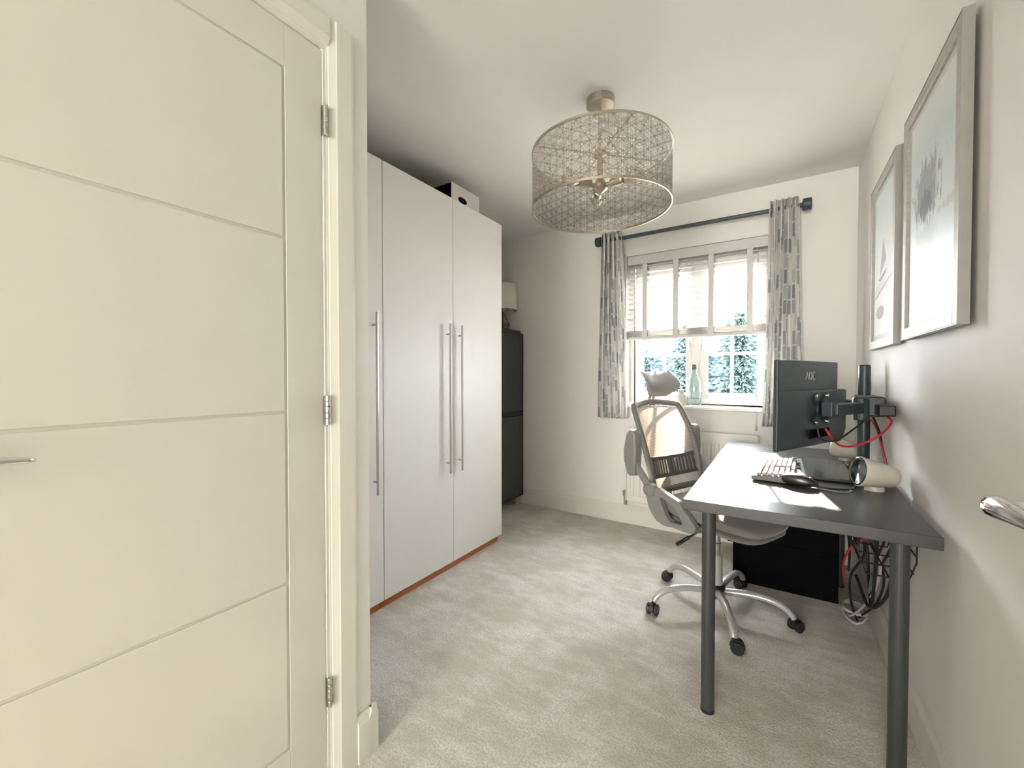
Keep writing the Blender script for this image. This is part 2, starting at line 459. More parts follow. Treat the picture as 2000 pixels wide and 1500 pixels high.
def print_mat(name, kind):
    """misty lake print: ink tones with window reflection painted in"""
    m = bpy.data.materials.new(name); m.use_nodes = True
    n = N(m); bs = m.node_tree.nodes['Principled BSDF']
    uv = n.new('ShaderNodeTexCoord').outputs['UV']
    sp = n.new('ShaderNodeSeparateXYZ'); n.link(uv, sp.inputs[0])
    u, v = sp.outputs[0], sp.outputs[1]
    ramp = n.new('ShaderNodeValToRGB'); n.link(v, ramp.inputs[0])
    cr = ramp.color_ramp
    stops = [(0.0, (0.74, 0.84, 0.88, 1)), (0.35, (0.72, 0.82, 0.87, 1)), (0.52, (0.72, 0.78, 0.80, 1)), (0.8, (0.52, 0.62, 0.63, 1)), (1.0, (0.66, 0.69, 0.67, 1))] if kind == 1 else \
            [(0.0, (0.80, 0.80, 0.80, 1)), (0.4, (0.76, 0.78, 0.79, 1)), (0.7, (0.64, 0.71, 0.72, 1)), (1.0, (0.56, 0.66, 0.66, 1))]  # tree print's bluish-white lower stops include the window reflection
    cr.elements[0].position, cr.elements[0].color = stops[0]
    cr.elements[1].position, cr.elements[1].color = stops[-1]
    for p, c in stops[1:-1]:
        e = cr.elements.new(p); e.color = c
    mp = n.new('ShaderNodeMapping'); mp.inputs['Scale'].default_value = (3.0, 1.4, 1); mp.inputs['Rotation'].default_value = (0, 0, 0.5)
    n.link(uv, mp.inputs['Vector'])
    cl = n.noise(2.2, 5, mp.outputs[0])
    c = n.mixc(n.math('MULTIPLY', cl, 0.5), ramp.outputs[0], (0.78, 0.79, 0.78, 1))
    def blob(cx, cy, rx, ry, scale, thr, coord):
        a = n.math('DIVIDE', n.math('SUBTRACT', u, cx), rx); b = n.math('DIVIDE', n.math('SUBTRACT', v, cy), ry)
        r = n.math('SQRT', n.math('ADD', n.math('MULTIPLY', a, a), n.math('MULTIPLY', b, b)))
        f = n.noise(scale, 6, coord, 0.7)
        x = n.math('SUBTRACT', n.math('ADD', n.math('SUBTRACT', 1.0, r), n.math('MULTIPLY', n.math('SUBTRACT', f, 0.5), 2.4)), thr)
        return n.math('MULTIPLY', x, 5.0, clamp=True)
    if kind == 1:
        m2 = n.new('ShaderNodeMapping'); m2.inputs['Scale'].default_value = (2.2, 1.0, 1); n.link(uv, m2.inputs['Vector'])
        m3 = n.new('ShaderNodeMapping'); m3.inputs['Scale'].default_value = (5.0, 0.8, 1); n.link(uv, m3.inputs['Vector'])
        c = n.mixc(n.math('MULTIPLY', blob(0.40, 0.60, 0.42, 0.20, 9.0, 0.25, m2.outputs[0]), 0.8), c, (0.20, 0.225, 0.225, 1))
        c = n.mixc(n.math('MULTIPLY', blob(0.38, 0.53, 0.24, 0.09, 12.0, 0.2, m2.outputs[0]), 0.85), c, (0.10, 0.15, 0.17, 1))
        c = n.mixc(n.math('MULTIPLY', blob(0.36, 0.37, 0.36, 0.12, 7.0, 0.25, m3.outputs[0]), 0.35), c, (0.34, 0.38, 0.38, 1))
        c = n.mixc(n.math('MULTIPLY', blob(0.88, 0.44, 0.34, 0.03, 7.0, 0.3, m2.outputs[0]), 0.4), c, (0.38, 0.41, 0.42, 1))
    else:
        m3 = n.new('ShaderNodeMapping'); m3.inputs['Scale'].default_value = (1.0, 6.0, 1); n.link(uv, m3.inputs['Vector'])
        c = n.mixc(n.math('MULTIPLY', blob(0.35, 0.33, 0.6, 0.05, 4.0, 0.3, m3.outputs[0]), 0.35), c, (0.40, 0.44, 0.45, 1))
    n.link(c, bs.inputs['Base Color'])
    bs.inputs['Roughness'].default_value = 0.34
    return m
M['print1'] = print_mat('misty_tree_print', 1)
M['print2'] = print_mat('misty_boat_print', 2)
M['ink'] = mat('grey_ink', (0.24, 0.25, 0.25, 1), 0.3)
M['ink2'] = mat('pale_grey_ink', (0.36, 0.38, 0.39, 1), 0.3)

# ================================================================== the setting
H = 2.515
XR = 0.405           # right wall
YB = 3.375           # window wall
XA = -2.42           # alcove left wall
XL = -1.095          # near left wall
YC = 0.862           # end of near left wall
WX0, WX1, WZ0, WZ1 = -1.065, -0.03, 0.975, 2.185   # window opening

struct('floor', B().box(XA-0.1, XR+0.1, -5.3, YB+0.05, -0.06, 0.0), M['carpet'], 'grey beige pile carpet with darker brushed patches')
struct('ceiling', B().box(XA-0.1, XR+0.1, -5.3, YB+0.3, H, H+0.08), M['ceil'], 'plain off-white ceiling')
wb = B()
wb.box(XA-0.1, WX0, YB, YB+0.28, -0.05, H).box(WX1, XR+0.1, YB, YB+0.28, -0.05, H)
wb.box(WX0, WX1, YB, YB+0.28, -0.05, WZ0-0.02).box(WX0, WX1, YB, YB+0.28, WZ1, H)
struct('wall_back', wb, M['wall'], 'off-white window wall')
struct('wall_right', B().box(XR, XR+0.1, -5.3, YB, -0.05, H), M['wall'], 'off-white right wall with two pictures')
struct('wall_alcove', B().box(XA-0.1, XA, YC, YB, -0.05, H), M['wall'], 'off-white wall behind the wardrobes')
DY0, DY1, DZ1 = -0.115, 0.722, 2.136                # opening of the near left door
wl = B()
wl.box(XL-0.1, XL, DY1, YC, -0.05, H).box(XL-0.1, XL, -5.3, DY0, -0.05, H).box(XL-0.1, XL, DY0, DY1, DZ1, H)
wl.box(XA-0.1, XL-0.1, YC-0.1, YC, -0.05, H)
struct('wall_left', wl, M['wall'], 'cream near left wall beside the closed door')
struct('wall_front', B().box(XL-0.1, XR+0.1, -5.3, -5.2, -0.05, H), M['wall'], 'wall behind the camera')

def skirt(name, pts, h=0.148, t=0.017):
    """pts: run along a wall; inward normal on the left of travel"""
    b = B()
    for (x0, y0), (x1, y1) in zip(pts[:-1], pts[1:]):
        d = Vector((x1-x0, y1-y0, 0)).normalized(); nn = Vector((-d.y, d.x, 0))
        L = (Vector((x1, y1, 0)) - Vector((x0, y0, 0))).length
        prof = [(0, 0), (t, 0), (t, h-0.028), (t*0.55, h-0.008), (t*0.5, h), (0, h)]
        b.prism(prof, (x0, y0, 0), nn, (0, 0, 1), d*L)
    return struct(name, b, M['trim'], smooth=False)
skirt('baseboard_back', [(XR, YB), (XA, YB)])
skirt('baseboard_right', [(XR, 1.0), (XR, YB-0.017)])
skirt('baseboard_left', [(XL+0.0, YC+0.017), (XL, 0.806)])
skirt('baseboard_return', [(XL-0.45, YC), (XL+0.017, YC)][::-1])

# architrave round the near left door
ar = B()
AP = 0.022
def arch(b, y0, y1, z0, z1, vert, flip=1):
    b.box(XL-0.002, XL+0.014, y0, y1, z0, z1)
prof_a = [(0, 0), (0.0035, 0), (0.0055, 0.006), (0.0100, 0.018), (0.0120, 0.022), (0.0120, 0.070), (0.0105, 0.078), (0, 0.078)]
ar.prism(prof_a, (XL, 0.728, 0), (1,0,0), (0,1,0), (0,0,2.222))
ar.prism(prof_a, (XL, -0.122, 0), (1,0,0), (0,-1,0), (0,0,2.222))
ar.prism(prof_a, (XL, -0.122, 2.142), (1,0,0), (0,0,1), (0,0.850,0))
struct('trim_1', ar, M['trim'], 'cream architrave around the closed door')
lin = B().box(XL-0.1, XL-0.001, 0.713, 0.728, 0, 2.142).box(XL-0.1, XL-0.001, -0.122, -0.107, 0, 2.142).box(XL-0.1, XL-0.001, -0.107, 0.713, 2.127, 2.142)
struct('trim_2', lin, M['trim'], 'cream door lining around the closed door')

# ---- closed door on the left with cut grooves
def grooved_door(name, label, xf, sgn, y0, y1, ztop, gy0, gy1, gz, hingeside):
    """face at X=xf looking along sgn; panels divided by V grooves"""
    t = 0.036; g = 0.0035; gd = 0.0035
    b = B()
    back = xf - sgn*t
    b.box(min(back, xf-sgn*gd), max(back, xf-sgn*gd), y0, y1, 0.008, ztop)
    root = struct(name, b, M['door'], label)
    def plate(pn, a0, a1, c0, c1):
        q = B().box(min(xf-sgn*gd, xf), max(xf-sgn*gd, xf), a0, a1, c0, c1)
        return obj(pn, q, M['door'], root, bevel=0.003, seg=3)
    plate('stile', y0, gy0-g, 0.008, ztop); plate('stile', gy1+g, y1, 0.008, ztop)
    plate('rail', gy0-g, gy1+g, gz[-1]+g, ztop); plate('rail', gy0-g, gy1+g, 0.008, gz[0]-g)
    for a, c in zip(gz[:-1], gz[1:]):
        plate('panel', gy0+g, gy1-g, a+g, c-g)
    return root
GZ = [0.20, 0.648, 1.107, 1.566, 2.010]
door1 = grooved_door('door_1', 'closed cream door with grooved panels on the left', XL-0.003, 1, -0.104, 0.709, 2.124, 0.0, 0.602, GZ, 1)
for hz in (1.927, 1.104, 0.283):
    hb = B()
    for i, (a, c) in enumerate(((0.0, 0.018), (0.019, 0.034), (0.035, 0.052), (0.053, 0.066), (0.067, 0.084))):
        hb.lathe([(0.0062, 0), (0.0068, 0.001), (0.0068, c-a-0.001), (0.0062, c-a)], (XL+0.006, 0.7165, hz-0.042+a), n=12)
    hb.box(XL-0.010, XL+0.0005, 0.7105, 0.7225, hz-0.042, hz+0.042)
    tag(obj('hinge', hb, M['steel'], door1, smooth=False), 'brushed steel butt hinge')
def lever(parent, xf, sgn, yn, z, pointing, length=0.135, neck=0.05):
    """rose, neck and a tapering lever"""
    r = obj('rose', B().lathe([(0.026, 0), (0.026, 0.006), (0.022, 0.009), (0.012, 0.010)], (xf, yn, z), (sgn, 0, 0), 24), M['chrome'], parent, smooth=True)
    b = B()
    x = xf + sgn*neck
    b.tube([(xf+sgn*0.008, yn, z), (x, yn, z)], 0.0095, 14)
    n = 14; rs = []; pts = []
    for i in range(n+1):
        tt = i/n
        pts.append((x + sgn*(0.004 - 0.010*tt*tt), yn - pointing*0.012 + pointing*(length+0.012)*tt, z + 0.004*math.sin(tt*3.14)))
        rs.append(0.0125*(1-0.62*tt**1.4) if 0 < i < n else (0.010 if i == 0 else 0.003))
    b.tube(pts, rs, 16)
    return tag(obj('lever', b, M['chrome'], parent, smooth=True), 'chrome lever handle')
lever(door1, XL-0.003, 1, 0.018, 1.060, 1, 0.135)

# ---- open room door by the right wall (only its lever reaches into the picture)
door2 = grooved_door('door_2', 'open cream door standing by the right wall', 0.250, -1, -0.08, 0.735, 2.124, 0.02, 0.635, GZ, 1)
lever(door2, 0.250, -1, 0.641, 1.062, -1, 0.13, 0.052)

# ---- window
win = thing('window_1', 'white casement window with glazing bars behind the blind', 'window', (-0.545, YB+0.13, WZ0))
win['kind'] = 'structure'
del win['category']
FY = YB + 0.10       # room face of the frame
fr = B()
FZ0, FZ1 = 0.985, 2.185
fr.box(WX0, WX0+0.05, FY, FY+0.07, FZ0, FZ1).box(WX1-0.05, WX1, FY, FY+0.07, FZ0, FZ1)
fr.box(WX0+0.05, WX1-0.05, FY, FY+0.07, FZ0, FZ0+0.045).box(WX0+0.05, WX1-0.05, FY, FY+0.07, FZ1-0.075, FZ1)
MC = -0.545
fr.box(MC-0.032, MC+0.032, FY, FY+0.07, FZ0+0.045, FZ1-0.075)
obj('frame', fr, M['upvc'], win, bevel=0.006)
def casement(x0, x1, gx0, gx1, hx):
    z0, z1 = FZ0+0.040, FZ1-0.07
    gz0, gz1 = 1.074, 1.985
    b = B()
    y0, y1 = FY-0.012, FY+0.045
    b.box(x0, gx0, y0, y1, z0, z1).box(gx1, x1, y0, y1, z0, z1).box(gx0, gx1, y0, y1, z0, gz0).box(gx0, gx1, y0, y1, gz1, z1)
    c = obj('casement', b, M['upvc'], win, bevel=0.007)
    xm = (gx0+gx1)/2; bw = 0.010
    rows = [gz0, 1.373, 1.68, gz1]
    yb = FY+0.012
    obj('glazing_bar', B().box(xm-bw, xm+bw, yb, yb+0.026, gz0, gz1), M['upvc'], c, bevel=0.003)
    for z in rows[1:-1]:
        for a, q in ((gx0, xm-bw), (xm+bw, gx1)):
            obj('glazing_bar', B().box(a, q, yb, yb+0.026, z-bw, z+bw), M['upvc'], c, bevel=0.003)
    for za, zb in zip(rows[:-1], rows[1:]):
        for a, q in ((gx0, xm), (xm, gx1)):
            obj('pane', B().add([(a, yb+0.03, za), (q, yb+0.03, za), (q, yb+0.03, zb), (a, yb+0.03, zb)], [(0,1,2,3)]), M['pane'], c)
    hb = B().box(hx-0.011, hx+0.011, y0-0.012, y0, 1.40, 1.47).bar((hx, y0-0.022, 1.42), (hx, y0-0.022, 1.53), 0.014, 0.014)
    hb.box(hx-0.008, hx+0.008, y0-0.028, y0-0.012, 1.418, 1.436)
    obj('window_handle', hb, M['steel'], c, bevel=0.003)
casement(WX0+0.055, MC-0.028, -0.950, -0.615, -0.594)
casement(MC+0.028, WX1-0.05, -0.463, -0.135, -0.492)
sl = B().box(WX0-0.045, WX1+0.06, YB-0.035, YB, WZ0-0.022, WZ0).box(WX0, WX1, YB, YB+0.115, WZ0-0.022, WZ0)
struct('window_sill', sl, M['sill'], 'white painted window board', bevel=0.005)
rv = B().box(WX0-0.002, WX0+0.006, YB-0.002, FY, WZ0, WZ1).box(WX1-0.006, WX1+0.002, YB-0.002, FY, WZ0, WZ1).box(WX0, WX1, YB-0.002, FY, WZ1-0.006, WZ1+0.002)
rv.box(WX0-0.012, WX0, YB-0.006, YB, WZ0, WZ1+0.012).box(WX0-0.012, WX1+0.012, YB-0.006, YB, WZ1, WZ1+0.014).box(WX1, WX1+0.012, YB-0.006, YB, WZ0, WZ1+0.012)
struct('trim_3', rv, M['sill'], 'white window reveal edge')

# ================================================================== outdoors
struct('ground_outside', B().box(-40, 40, YB+0.4, 60, -3.2, -3.1), M['bounce_ground'])
def leafy(name, label, loc, rx, ry, z0, z1, n, size, m, conifer=False, group=None):
    t = thing(name, label, 'tree', (loc[0], loc[1], -3.1), 0, group)
    b = B(); rnd = random.Random(int(loc[0]*100)+n)
    for _ in range(n):
        h = rnd.random()
        if conifer:
            rr = (1-h)**0.8*(0.55+0.45*abs(math.sin(h*34)))
            k = rr*(0.6+0.4*rnd.random())
        else:
            rr = (1-max(0, h-0.7)**2*8)
            k = math.sqrt(rnd.random())*rr
        q = rnd.random()*6.283
        p = Vector((loc[0]+rx*k*math.cos(q), loc[1]+ry*k*math.sin(q), z0+(z1-z0)*h+(rnd.random()-0.5)*0.25))
        d = Vector((math.cos(q), math.sin(q), -0.35 if conifer else rnd.random()-0.3)).normalized()*size*(0.6+0.8*rnd.random())
        e = Vector((rnd.random()-0.5, rnd.random()-0.5, rnd.random()-0.5)).normalized()*size*0.28
        b.add([p, p+d*0.5+e, p+d, p+d*0.5-e], [(0,1,2,3)])
    if not conifer:
        b.sphere((loc[0], loc[1], (z0+z1)/2-0.35), 1.0, 18, 10, (rx*0.9, ry*0.8, (z1-z0)/2*0.93))
    c = obj('crown', b, m, t, recalc=False)
    c['kind'] = 'stuff'
    obj('trunk', B().tube([(loc[0], loc[1], -3.1), (loc[0], loc[1], z0+0.6)], [0.22, 0.14], 8), M['bark'], t)
leafy('hedge_tree', 'broad pale hedge tree seen through left window panes', (-5.0, 17.5), 1.9, 1.1, -3.0, 2.15, 14000, 0.20, M['leaf2'])
leafy('hedge_tree', 'hazy hedge tree seen beside the central window mullion', (-2.9, 17.0), 1.7, 1.1, -3.0, 2.10, 14000, 0.20, M['leaf2'])
leafy('hedge_tree', 'hazy hedge tree filling lower right window panes', (-0.7, 16.0), 1.9, 1.0, -3.0, 2.05, 14000, 0.20, M['leaf2'])
leafy('conifer', 'green conifer rising behind left edge of right casement', (-2.5, 14.2), 1.15, 0.9, -2.6, 2.75, 12000, 0.26, M['leaf'], True)
leafy('conifer', 'large green conifer filling upper right window panes', (-1.05, 14.6), 1.5, 1.0, -2.6, 3.2, 14000, 0.26, M['leaf'], True)
leafy('conifer', 'green conifer at the right edge behind the curtain', (0.1, 14.8), 1.3, 1.0, -2.6, 2.9, 9000, 0.26, M['leaf'], True)

# ================================================================== wardrobes
WXF = -1.688
def wardrobe(label, doors, y0, y1):
    t = thing('wardrobe', label, 'wardrobe', ((WXF-0.30), (y0+y1)/2, 0))
    z0, z1 = 0.056, 2.289
    xb, xf = WXF-0.60, WXF-0.019
    cb = B().box(xb, xf, y0, y0+0.018, z0, z1).box(xb, xf, y1-0.018, y1, z0, z1).box(xb, xf, y0+0.018, y1-0.018, z1-0.018, z1)
    cb.box(xb, xf, y0+0.018, y1-0.018, z0, z0+0.018).box(xb, xb+0.008, y0+0.018, y1-0.018, z0+0.018, z1-0.018)
    obj('carcass', cb, M['carcass'], t)
    tag(obj('plinth', B().box(xb, WXF-0.035, y0+0.002, y1-0.002, 0, z0), M['plinth'], t), 'orange wood plinth')
    for (a, c, hy) in doors:
        d = obj('door', B().box(WXF-0.018, WXF, a+0.0015, c-0.0015, z0, z1), M['white_lam'], t, bevel=0.0015)
        hb = B().tube([(WXF+0.030, hy, 0.617), (WXF+0.030, hy, 1.517)], 0.0062, 12)
        for z in (0.680, 1.455):
            hb.tube([(WXF, hy, z), (WXF+0.030, hy, z)], 0.0048, 10)
        tag(obj('handle', hb, M['steel'], d, smooth=False), 'long brushed steel bar handle')
wardrobe('white wardrobe with one door, partly hidden by the near wall', [(0.884, 1.4175, 1.357)], 0.884, 1.4175)
wardrobe('white wardrobe with two doors and paired bar handles', [(1.4185, 1.9545, 1.897), (1.9545, 2.488, 2.007)], 1.4185, 2.488)
bx = thing('storage_box', 'white and black storage box on top of the wardrobe', 'box', (-1.87, 2.145, 2.289))
obj('box_body', B().box(-2.02, -1.742, 2.004, 2.288, 2.289, 2.420), M['blackmat'], bx)
obj('front_panel', B().box(-1.7415, -1.7385, 2.003, 2.289, 2.289, 2.424), M['boxwhite'], bx)
obj('finger_hole', B().prism([(0.045*math.cos(q*math.pi/8), 0.020*math.sin(q*math.pi/8)) for q in range(16)], (-1.7383, 2.11, 2.339), (0,1,0), (0,0,1), (0.0006,0,0)), M['blackmat'], bx)

# ================================================================== dark cabinet and lamp in the alcove
cab = thing('tall_cabinet', 'dark charcoal two-door cabinet in the corner behind the wardrobe', 'cabinet', (-2.21, 3.0, 0))
CF = -2.03; CY0, CY1 = 2.665, 3.352
cz = (0.085, 0.853, 1.600)
obj('body', B().box(CF-0.34, CF-0.018, CY0, CY1, cz[0], cz[2]), M['darkedge'], cab, bevel=0.002)
for a, c in ((cz[0], cz[1]-0.004), (cz[1]+0.018, cz[2])):
    d = obj('door', B().box(CF-0.018, CF-0.002, CY0+0.012, CY1-0.012, a+0.012, c-0.012), M['darkcab'], cab, bevel=0.002)
obj('door_frame', B().box(CF-0.018, CF, CY0, CY0+0.010, cz[0], cz[2]).box(CF-0.018, CF, CY1-0.010, CY1, cz[0], cz[2]).box(CF-0.018, CF, CY0+0.010, CY1-0.010, cz[2]-0.010, cz[2]).box(CF-0.018, CF, CY0+0.010, CY1-0.010, cz[0], cz[0]+0.010).box(CF-0.018, CF, CY0+0.010, CY1-0.010, cz[1], cz[1]+0.014), M['darkedge'], cab)
obj('top_board', B().box(CF-0.33, CF-0.012, CY0+0.02, CY1-0.028, cz[2], cz[2]+0.026), M['darkcab'], cab, bevel=0.003)
for y in (CY0+0.05, CY1-0.045):
    for x in (CF-0.045, CF-0.30):
        obj('leg', B().lathe([(0.014, 0), (0.019, cz[0])], (x, y, 0), n=14), M['legwood'], cab, smooth=False)
LX, LY, LZ = -2.20, 3.235, cz[2]+0.026
lamp = thing('table_lamp', 'table lamp with cream drum shade and copper wire base', 'lamp', (LX, LY, LZ))
sh = B()
sh.lathe([(0.150, 0.195), (0.140, 0.43), (0.137, 0.43), (0.147, 0.195)], (LX, LY, LZ), n=40, cap=False)
sh.f += [(i, (i+1) % 40, 120+(i+1) % 40, 120+i) for i in range(40)]
obj('lamp_shade', sh, M['lampshade'], lamp, smooth=True)
obj('stem', B().lathe([(0.020, 0), (0.020, 0.17), (0.012, 0.19), (0.012, 0.25)], (LX, LY, LZ), n=16), M['brown'], lamp, smooth=False)
wf = B()
for k in range(6):
    q = k*math.pi/3; q2 = (k+1)*math.pi/3
    p = lambda r, z, a: (LX+r*math.cos(a), LY+r*math.sin(a), LZ+z)
    wf.tube([p(0.02, 0.185, q), p(0.085, 0.062, q)], 0.0022, 6).tube([p(0.085, 0.062, q), p(0.045, 0.003, q)], 0.0022, 6)
    wf.tube([p(0.085, 0.062, q), p(0.085, 0.062, q2)], 0.0022, 6).tube([p(0.045, 0.003, q), p(0.045, 0.003, q2)], 0.0022, 6)
obj('wire_cage', wf, M['copper'], lamp)

# ================================================================== radiator
rad = thing('radiator', 'white panel radiator under the window', 'radiator', (-0.575, 3.30, 0.2))
RY = 3.285
rb = B().box(-1.022, -0.125, RY, RY+0.018, 0.205, 0.775)
obj('panel', rb, M['rad'], rad, bevel=0.006)
ribs = 17
for i in range(ribs):
    x = -1.022 + 0.045 + (0.897-0.09)*i/(ribs-1)
    o = obj('rib', B().prism([(-0.017, 0), (-0.010, 0.009), (0.010, 0.009), (0.017, 0)], (x, RY, 0.25), (1,0,0), (0,-1,0), (0,0,0.47)), M['rad'], rad)
obj('side_cover', B().box(-1.030, -1.022, RY-0.006, RY+0.075, 0.21, 0.79), M['rad'], rad, bevel=0.002)
obj('side_cover', B().box(-0.125, -0.117, RY-0.006, RY+0.075, 0.21, 0.79), M['rad'], rad, bevel=0.002)
g = B().box(-1.022, -0.125, RY-0.006, RY-0.001, 0.760, 0.798).box(-1.022, -0.125, RY+0.07, RY+0.075, 0.772, 0.79)
for i in range(30):
    x = -1.015 + 0.88*i/29
    g.box(x-0.006, x+0.006, RY-0.001, RY+0.07, 0.780, 0.788)
obj('top_grille', g, M['rad'], rad)
v = B().lathe([(0.014, 0), (0.016, 0.01), (0.016, 0.045), (0.009, 0.05)], (-1.048, RY+0.03, 0.235), n=14)
v.tube([(-1.048, RY+0.03, 0.24), (-1.048, RY+0.03, 0.17), (-1.048, YB-0.02, 0.15)], 0.0075, 10).tube([(-1.048, RY+0.03, 0.25), (-1.02, RY+0.03, 0.25)], 0.0085, 10)
tag(obj('valve', v, M['chrome'], rad, smooth=False), 'chrome radiator valve')

# ================================================================== blind
bl = thing('venetian_blind', 'half-raised white venetian blind with wide tapes', 'blind', (-0.56, YB+0.03, 1.5))
BX0, BX1 = WX0+0.012, WX1-0.012
BY = YB+0.042
obj('head_rail', B().box(BX0, BX1, YB+0.008, YB+0.075, 2.105, 2.178), M['blind'], bl, bevel=0.004)
def slat(z, tilt):
    n = 4; pts = []
    for i in range(n+1):
        a = (i/n-0.5)*0.050
        pts.append((a*math.cos(tilt), a*math.sin(tilt) + 0.0018*(1-(2*i/n-1)**2)))
    poly = pts + [(p[0], p[1]-0.0026) for p in pts[::-1]]
    return B().prism(poly, (BX0, BY, z), (0,1,0), (0,0,1), (BX1-BX0, 0, 0))
z = 2.085
while z > 1.60:
    obj('slat', slat(z, math.radians(-5)), M['blind'], bl)
    z -= 0.0415
for k in range(9):
    obj('slat', slat(1.528+0.0055*k, 0.0), M['blind'], bl)
obj('bottom_rail', B().box(BX0, BX1, BY-0.026, BY+0.026, 1.500, 1.524), M['blind'], bl, bevel=0.004)
for x in (-0.915, -0.680, -0.432, -0.182):
    tb = B().box(x-0.019, x+0.019, BY-0.0285, BY-0.0272, 1.498, 2.105).box(x-0.019, x+0.019, BY+0.0272, BY+0.0285, 1.498, 2.105)
    tb.box(x-0.019, x+0.019, BY-0.0285, BY+0.0285, 1.4965, 1.498)
    obj('ladder_tape', tb, M['blind'], bl)
cd = B().tube([(-0.137, YB-0.004, 2.11), (-0.136, YB-0.006, 1.5), (-0.134, YB-0.04, 0.98), (-0.134, YB-0.043, 0.86)], 0.0016, 6)
obj('pull_cord', cd, M['cwhite'], bl)
obj('cord_tassel', B().lathe([(0.003, 0.02), (0.0075, 0.008), (0.0085, -0.012), (0.004, -0.02)], (-0.134, YB-0.043, 0.845), n=12), M['blind'], bl, smooth=True)

# ================================================================== curtain pole and curtains
RYc, RZc = 3.285, 2.308
rod = thing('curtain_pole', 'dark blue-black curtain pole with end caps above the window', 'curtain pole', (-0.56, RYc, RZc))
obj('pole', B().tube([(-1.235, RYc, RZc), (0.112, RYc, RZc)], 0.0145, 16), M['rod'], rod, smooth=False)
for x, s in ((-1.235, -1), (0.112, 1)):
    obj('finial', B().lathe([(0.0145, 0), (0.036, 0.004), (0.038, 0.007), (0.038, 0.046), (0.034, 0.051)], (x, RYc, RZc), (s, 0, 0), 22), M['rod'], rod, smooth=False)
for x in (-1.150, 0.075):
    b = B().lathe([(0.026, 0), (0.026, 0.008), (0.010, 0.010)], (x, YB, RZc-0.02), (0, -1, 0), 18)
    b.tube([(x, YB-0.008, RZc-0.02), (x, RYc, RZc-0.02)], 0.008, 10)
    obj('bracket', b, M['rod'], rod)

def curtain(label, xt0, xt1, xb0, xb1, zt, zb, waves, amp, seed):
    rnd = random.Random(seed)
    ph = [rnd.random()*6 for _ in range(4)]
    nu, nv = 150, 40
    def fn(u, v):
        zz = zb + (zt-zb)*v
        f = 1-v
        x0 = xt0+(xb0-xt0)*f**0.7; x1 = xt1+(xb1-xt1)*f**0.7
        w = waves*2*math.pi*u
        a = amp*(0.85+0.25*math.sin(3*u+ph[0]))*(1.0-0.25*f)
        x = x0+(x1-x0)*u + 0.006*math.sin(2*w+ph[1])*(1-0.5*f) + 0.010*math.sin(3*f+ph[2]+u*4)*f
        y = RYc - 0.022 + a*math.sin(w+0.35*math.sin(2.5*f+ph[3])) + 0.01*math.sin(5*f+u*6)*f
        return (x, y, zz + 0.006*math.sin(w*1.0)*(1 if v > 0.99 else 0))
    o = obj('curtain', B().grid(fn, nu, nv), M['curtain'], smooth=True, recalc=False)
    m = o.modifiers.new('solid', 'SOLIDIFY'); m.thickness = 0.0018
    tag(o, label, 'curtain', 'patterned curtains at the window')
    return o
curtain('white curtain with grey dashes left of the window', -1.225, -1.075, -1.245, -1.015, 2.362, 0.866, 4.5, 0.034, 3)
curtain('white curtain with grey dashes right of the window behind the monitor', -0.060, 0.098, -0.090, 0.128, 2.362, 0.866, 4.5, 0.034, 8)

# ================================================================== sill objects
bo = thing('glass_bottle', 'pale aqua glass bottle with cork on the window sill', 'bottle', (-0.545, YB+0.03, WZ0))
c0 = (-0.545, YB+0.03, WZ0)
obj('bottle_body', B().lathe([(0.004, 0.002), (0.044, 0.0), (0.050, 0.006), (0.050, 0.12), (0.0515, 0.175), (0.046, 0.195), (0.024, 0.245), (0.021, 0.258), (0.021, 0.285), (0.025, 0.288), (0.025, 0.302), (0.021, 0.304)], c0, n=28, cap=False), M['bottle'], bo, smooth=True)
eb = B()
for s_ in (0.026, 0.019):
    eb.tube([(c0[0]+s_*math.cos(q*0.3927), c0[1]-0.0495-0.0 + 0.0012*abs(math.cos(q*0.3927))*10*s_*0, c0[2]+0.135+s_*math.sin(q*0.3927)) for q in range(16)], 0.0024, 6, closed=True)
obj('embossed_badge', eb, M['bottle'], bo)
tag(obj('cork', B().lathe([(0.0185, 0.280), (0.0205, 0.316), (0.019, 0.318)], c0, n=18), M['cork'], bo), 'brown cork stopper')
ca = thing('candle_jar', 'small pale pink candle jar beside the aqua bottle', 'candle', (-0.645, YB+0.04, WZ0))
cc = (-0.640, YB+0.045, WZ0)
obj('jar', B().lathe([(0.030, 0), (0.032, 0.004), (0.032, 0.088), (0.026, 0.094)], cc, n=24), M['candle'], ca, smooth=False)
obj('lid', B().lathe([(0.022, 0.094), (0.023, 0.096), (0.023, 0.122), (0.020, 0.126)], cc, n=20), M['boxwhite'], ca, smooth=False)

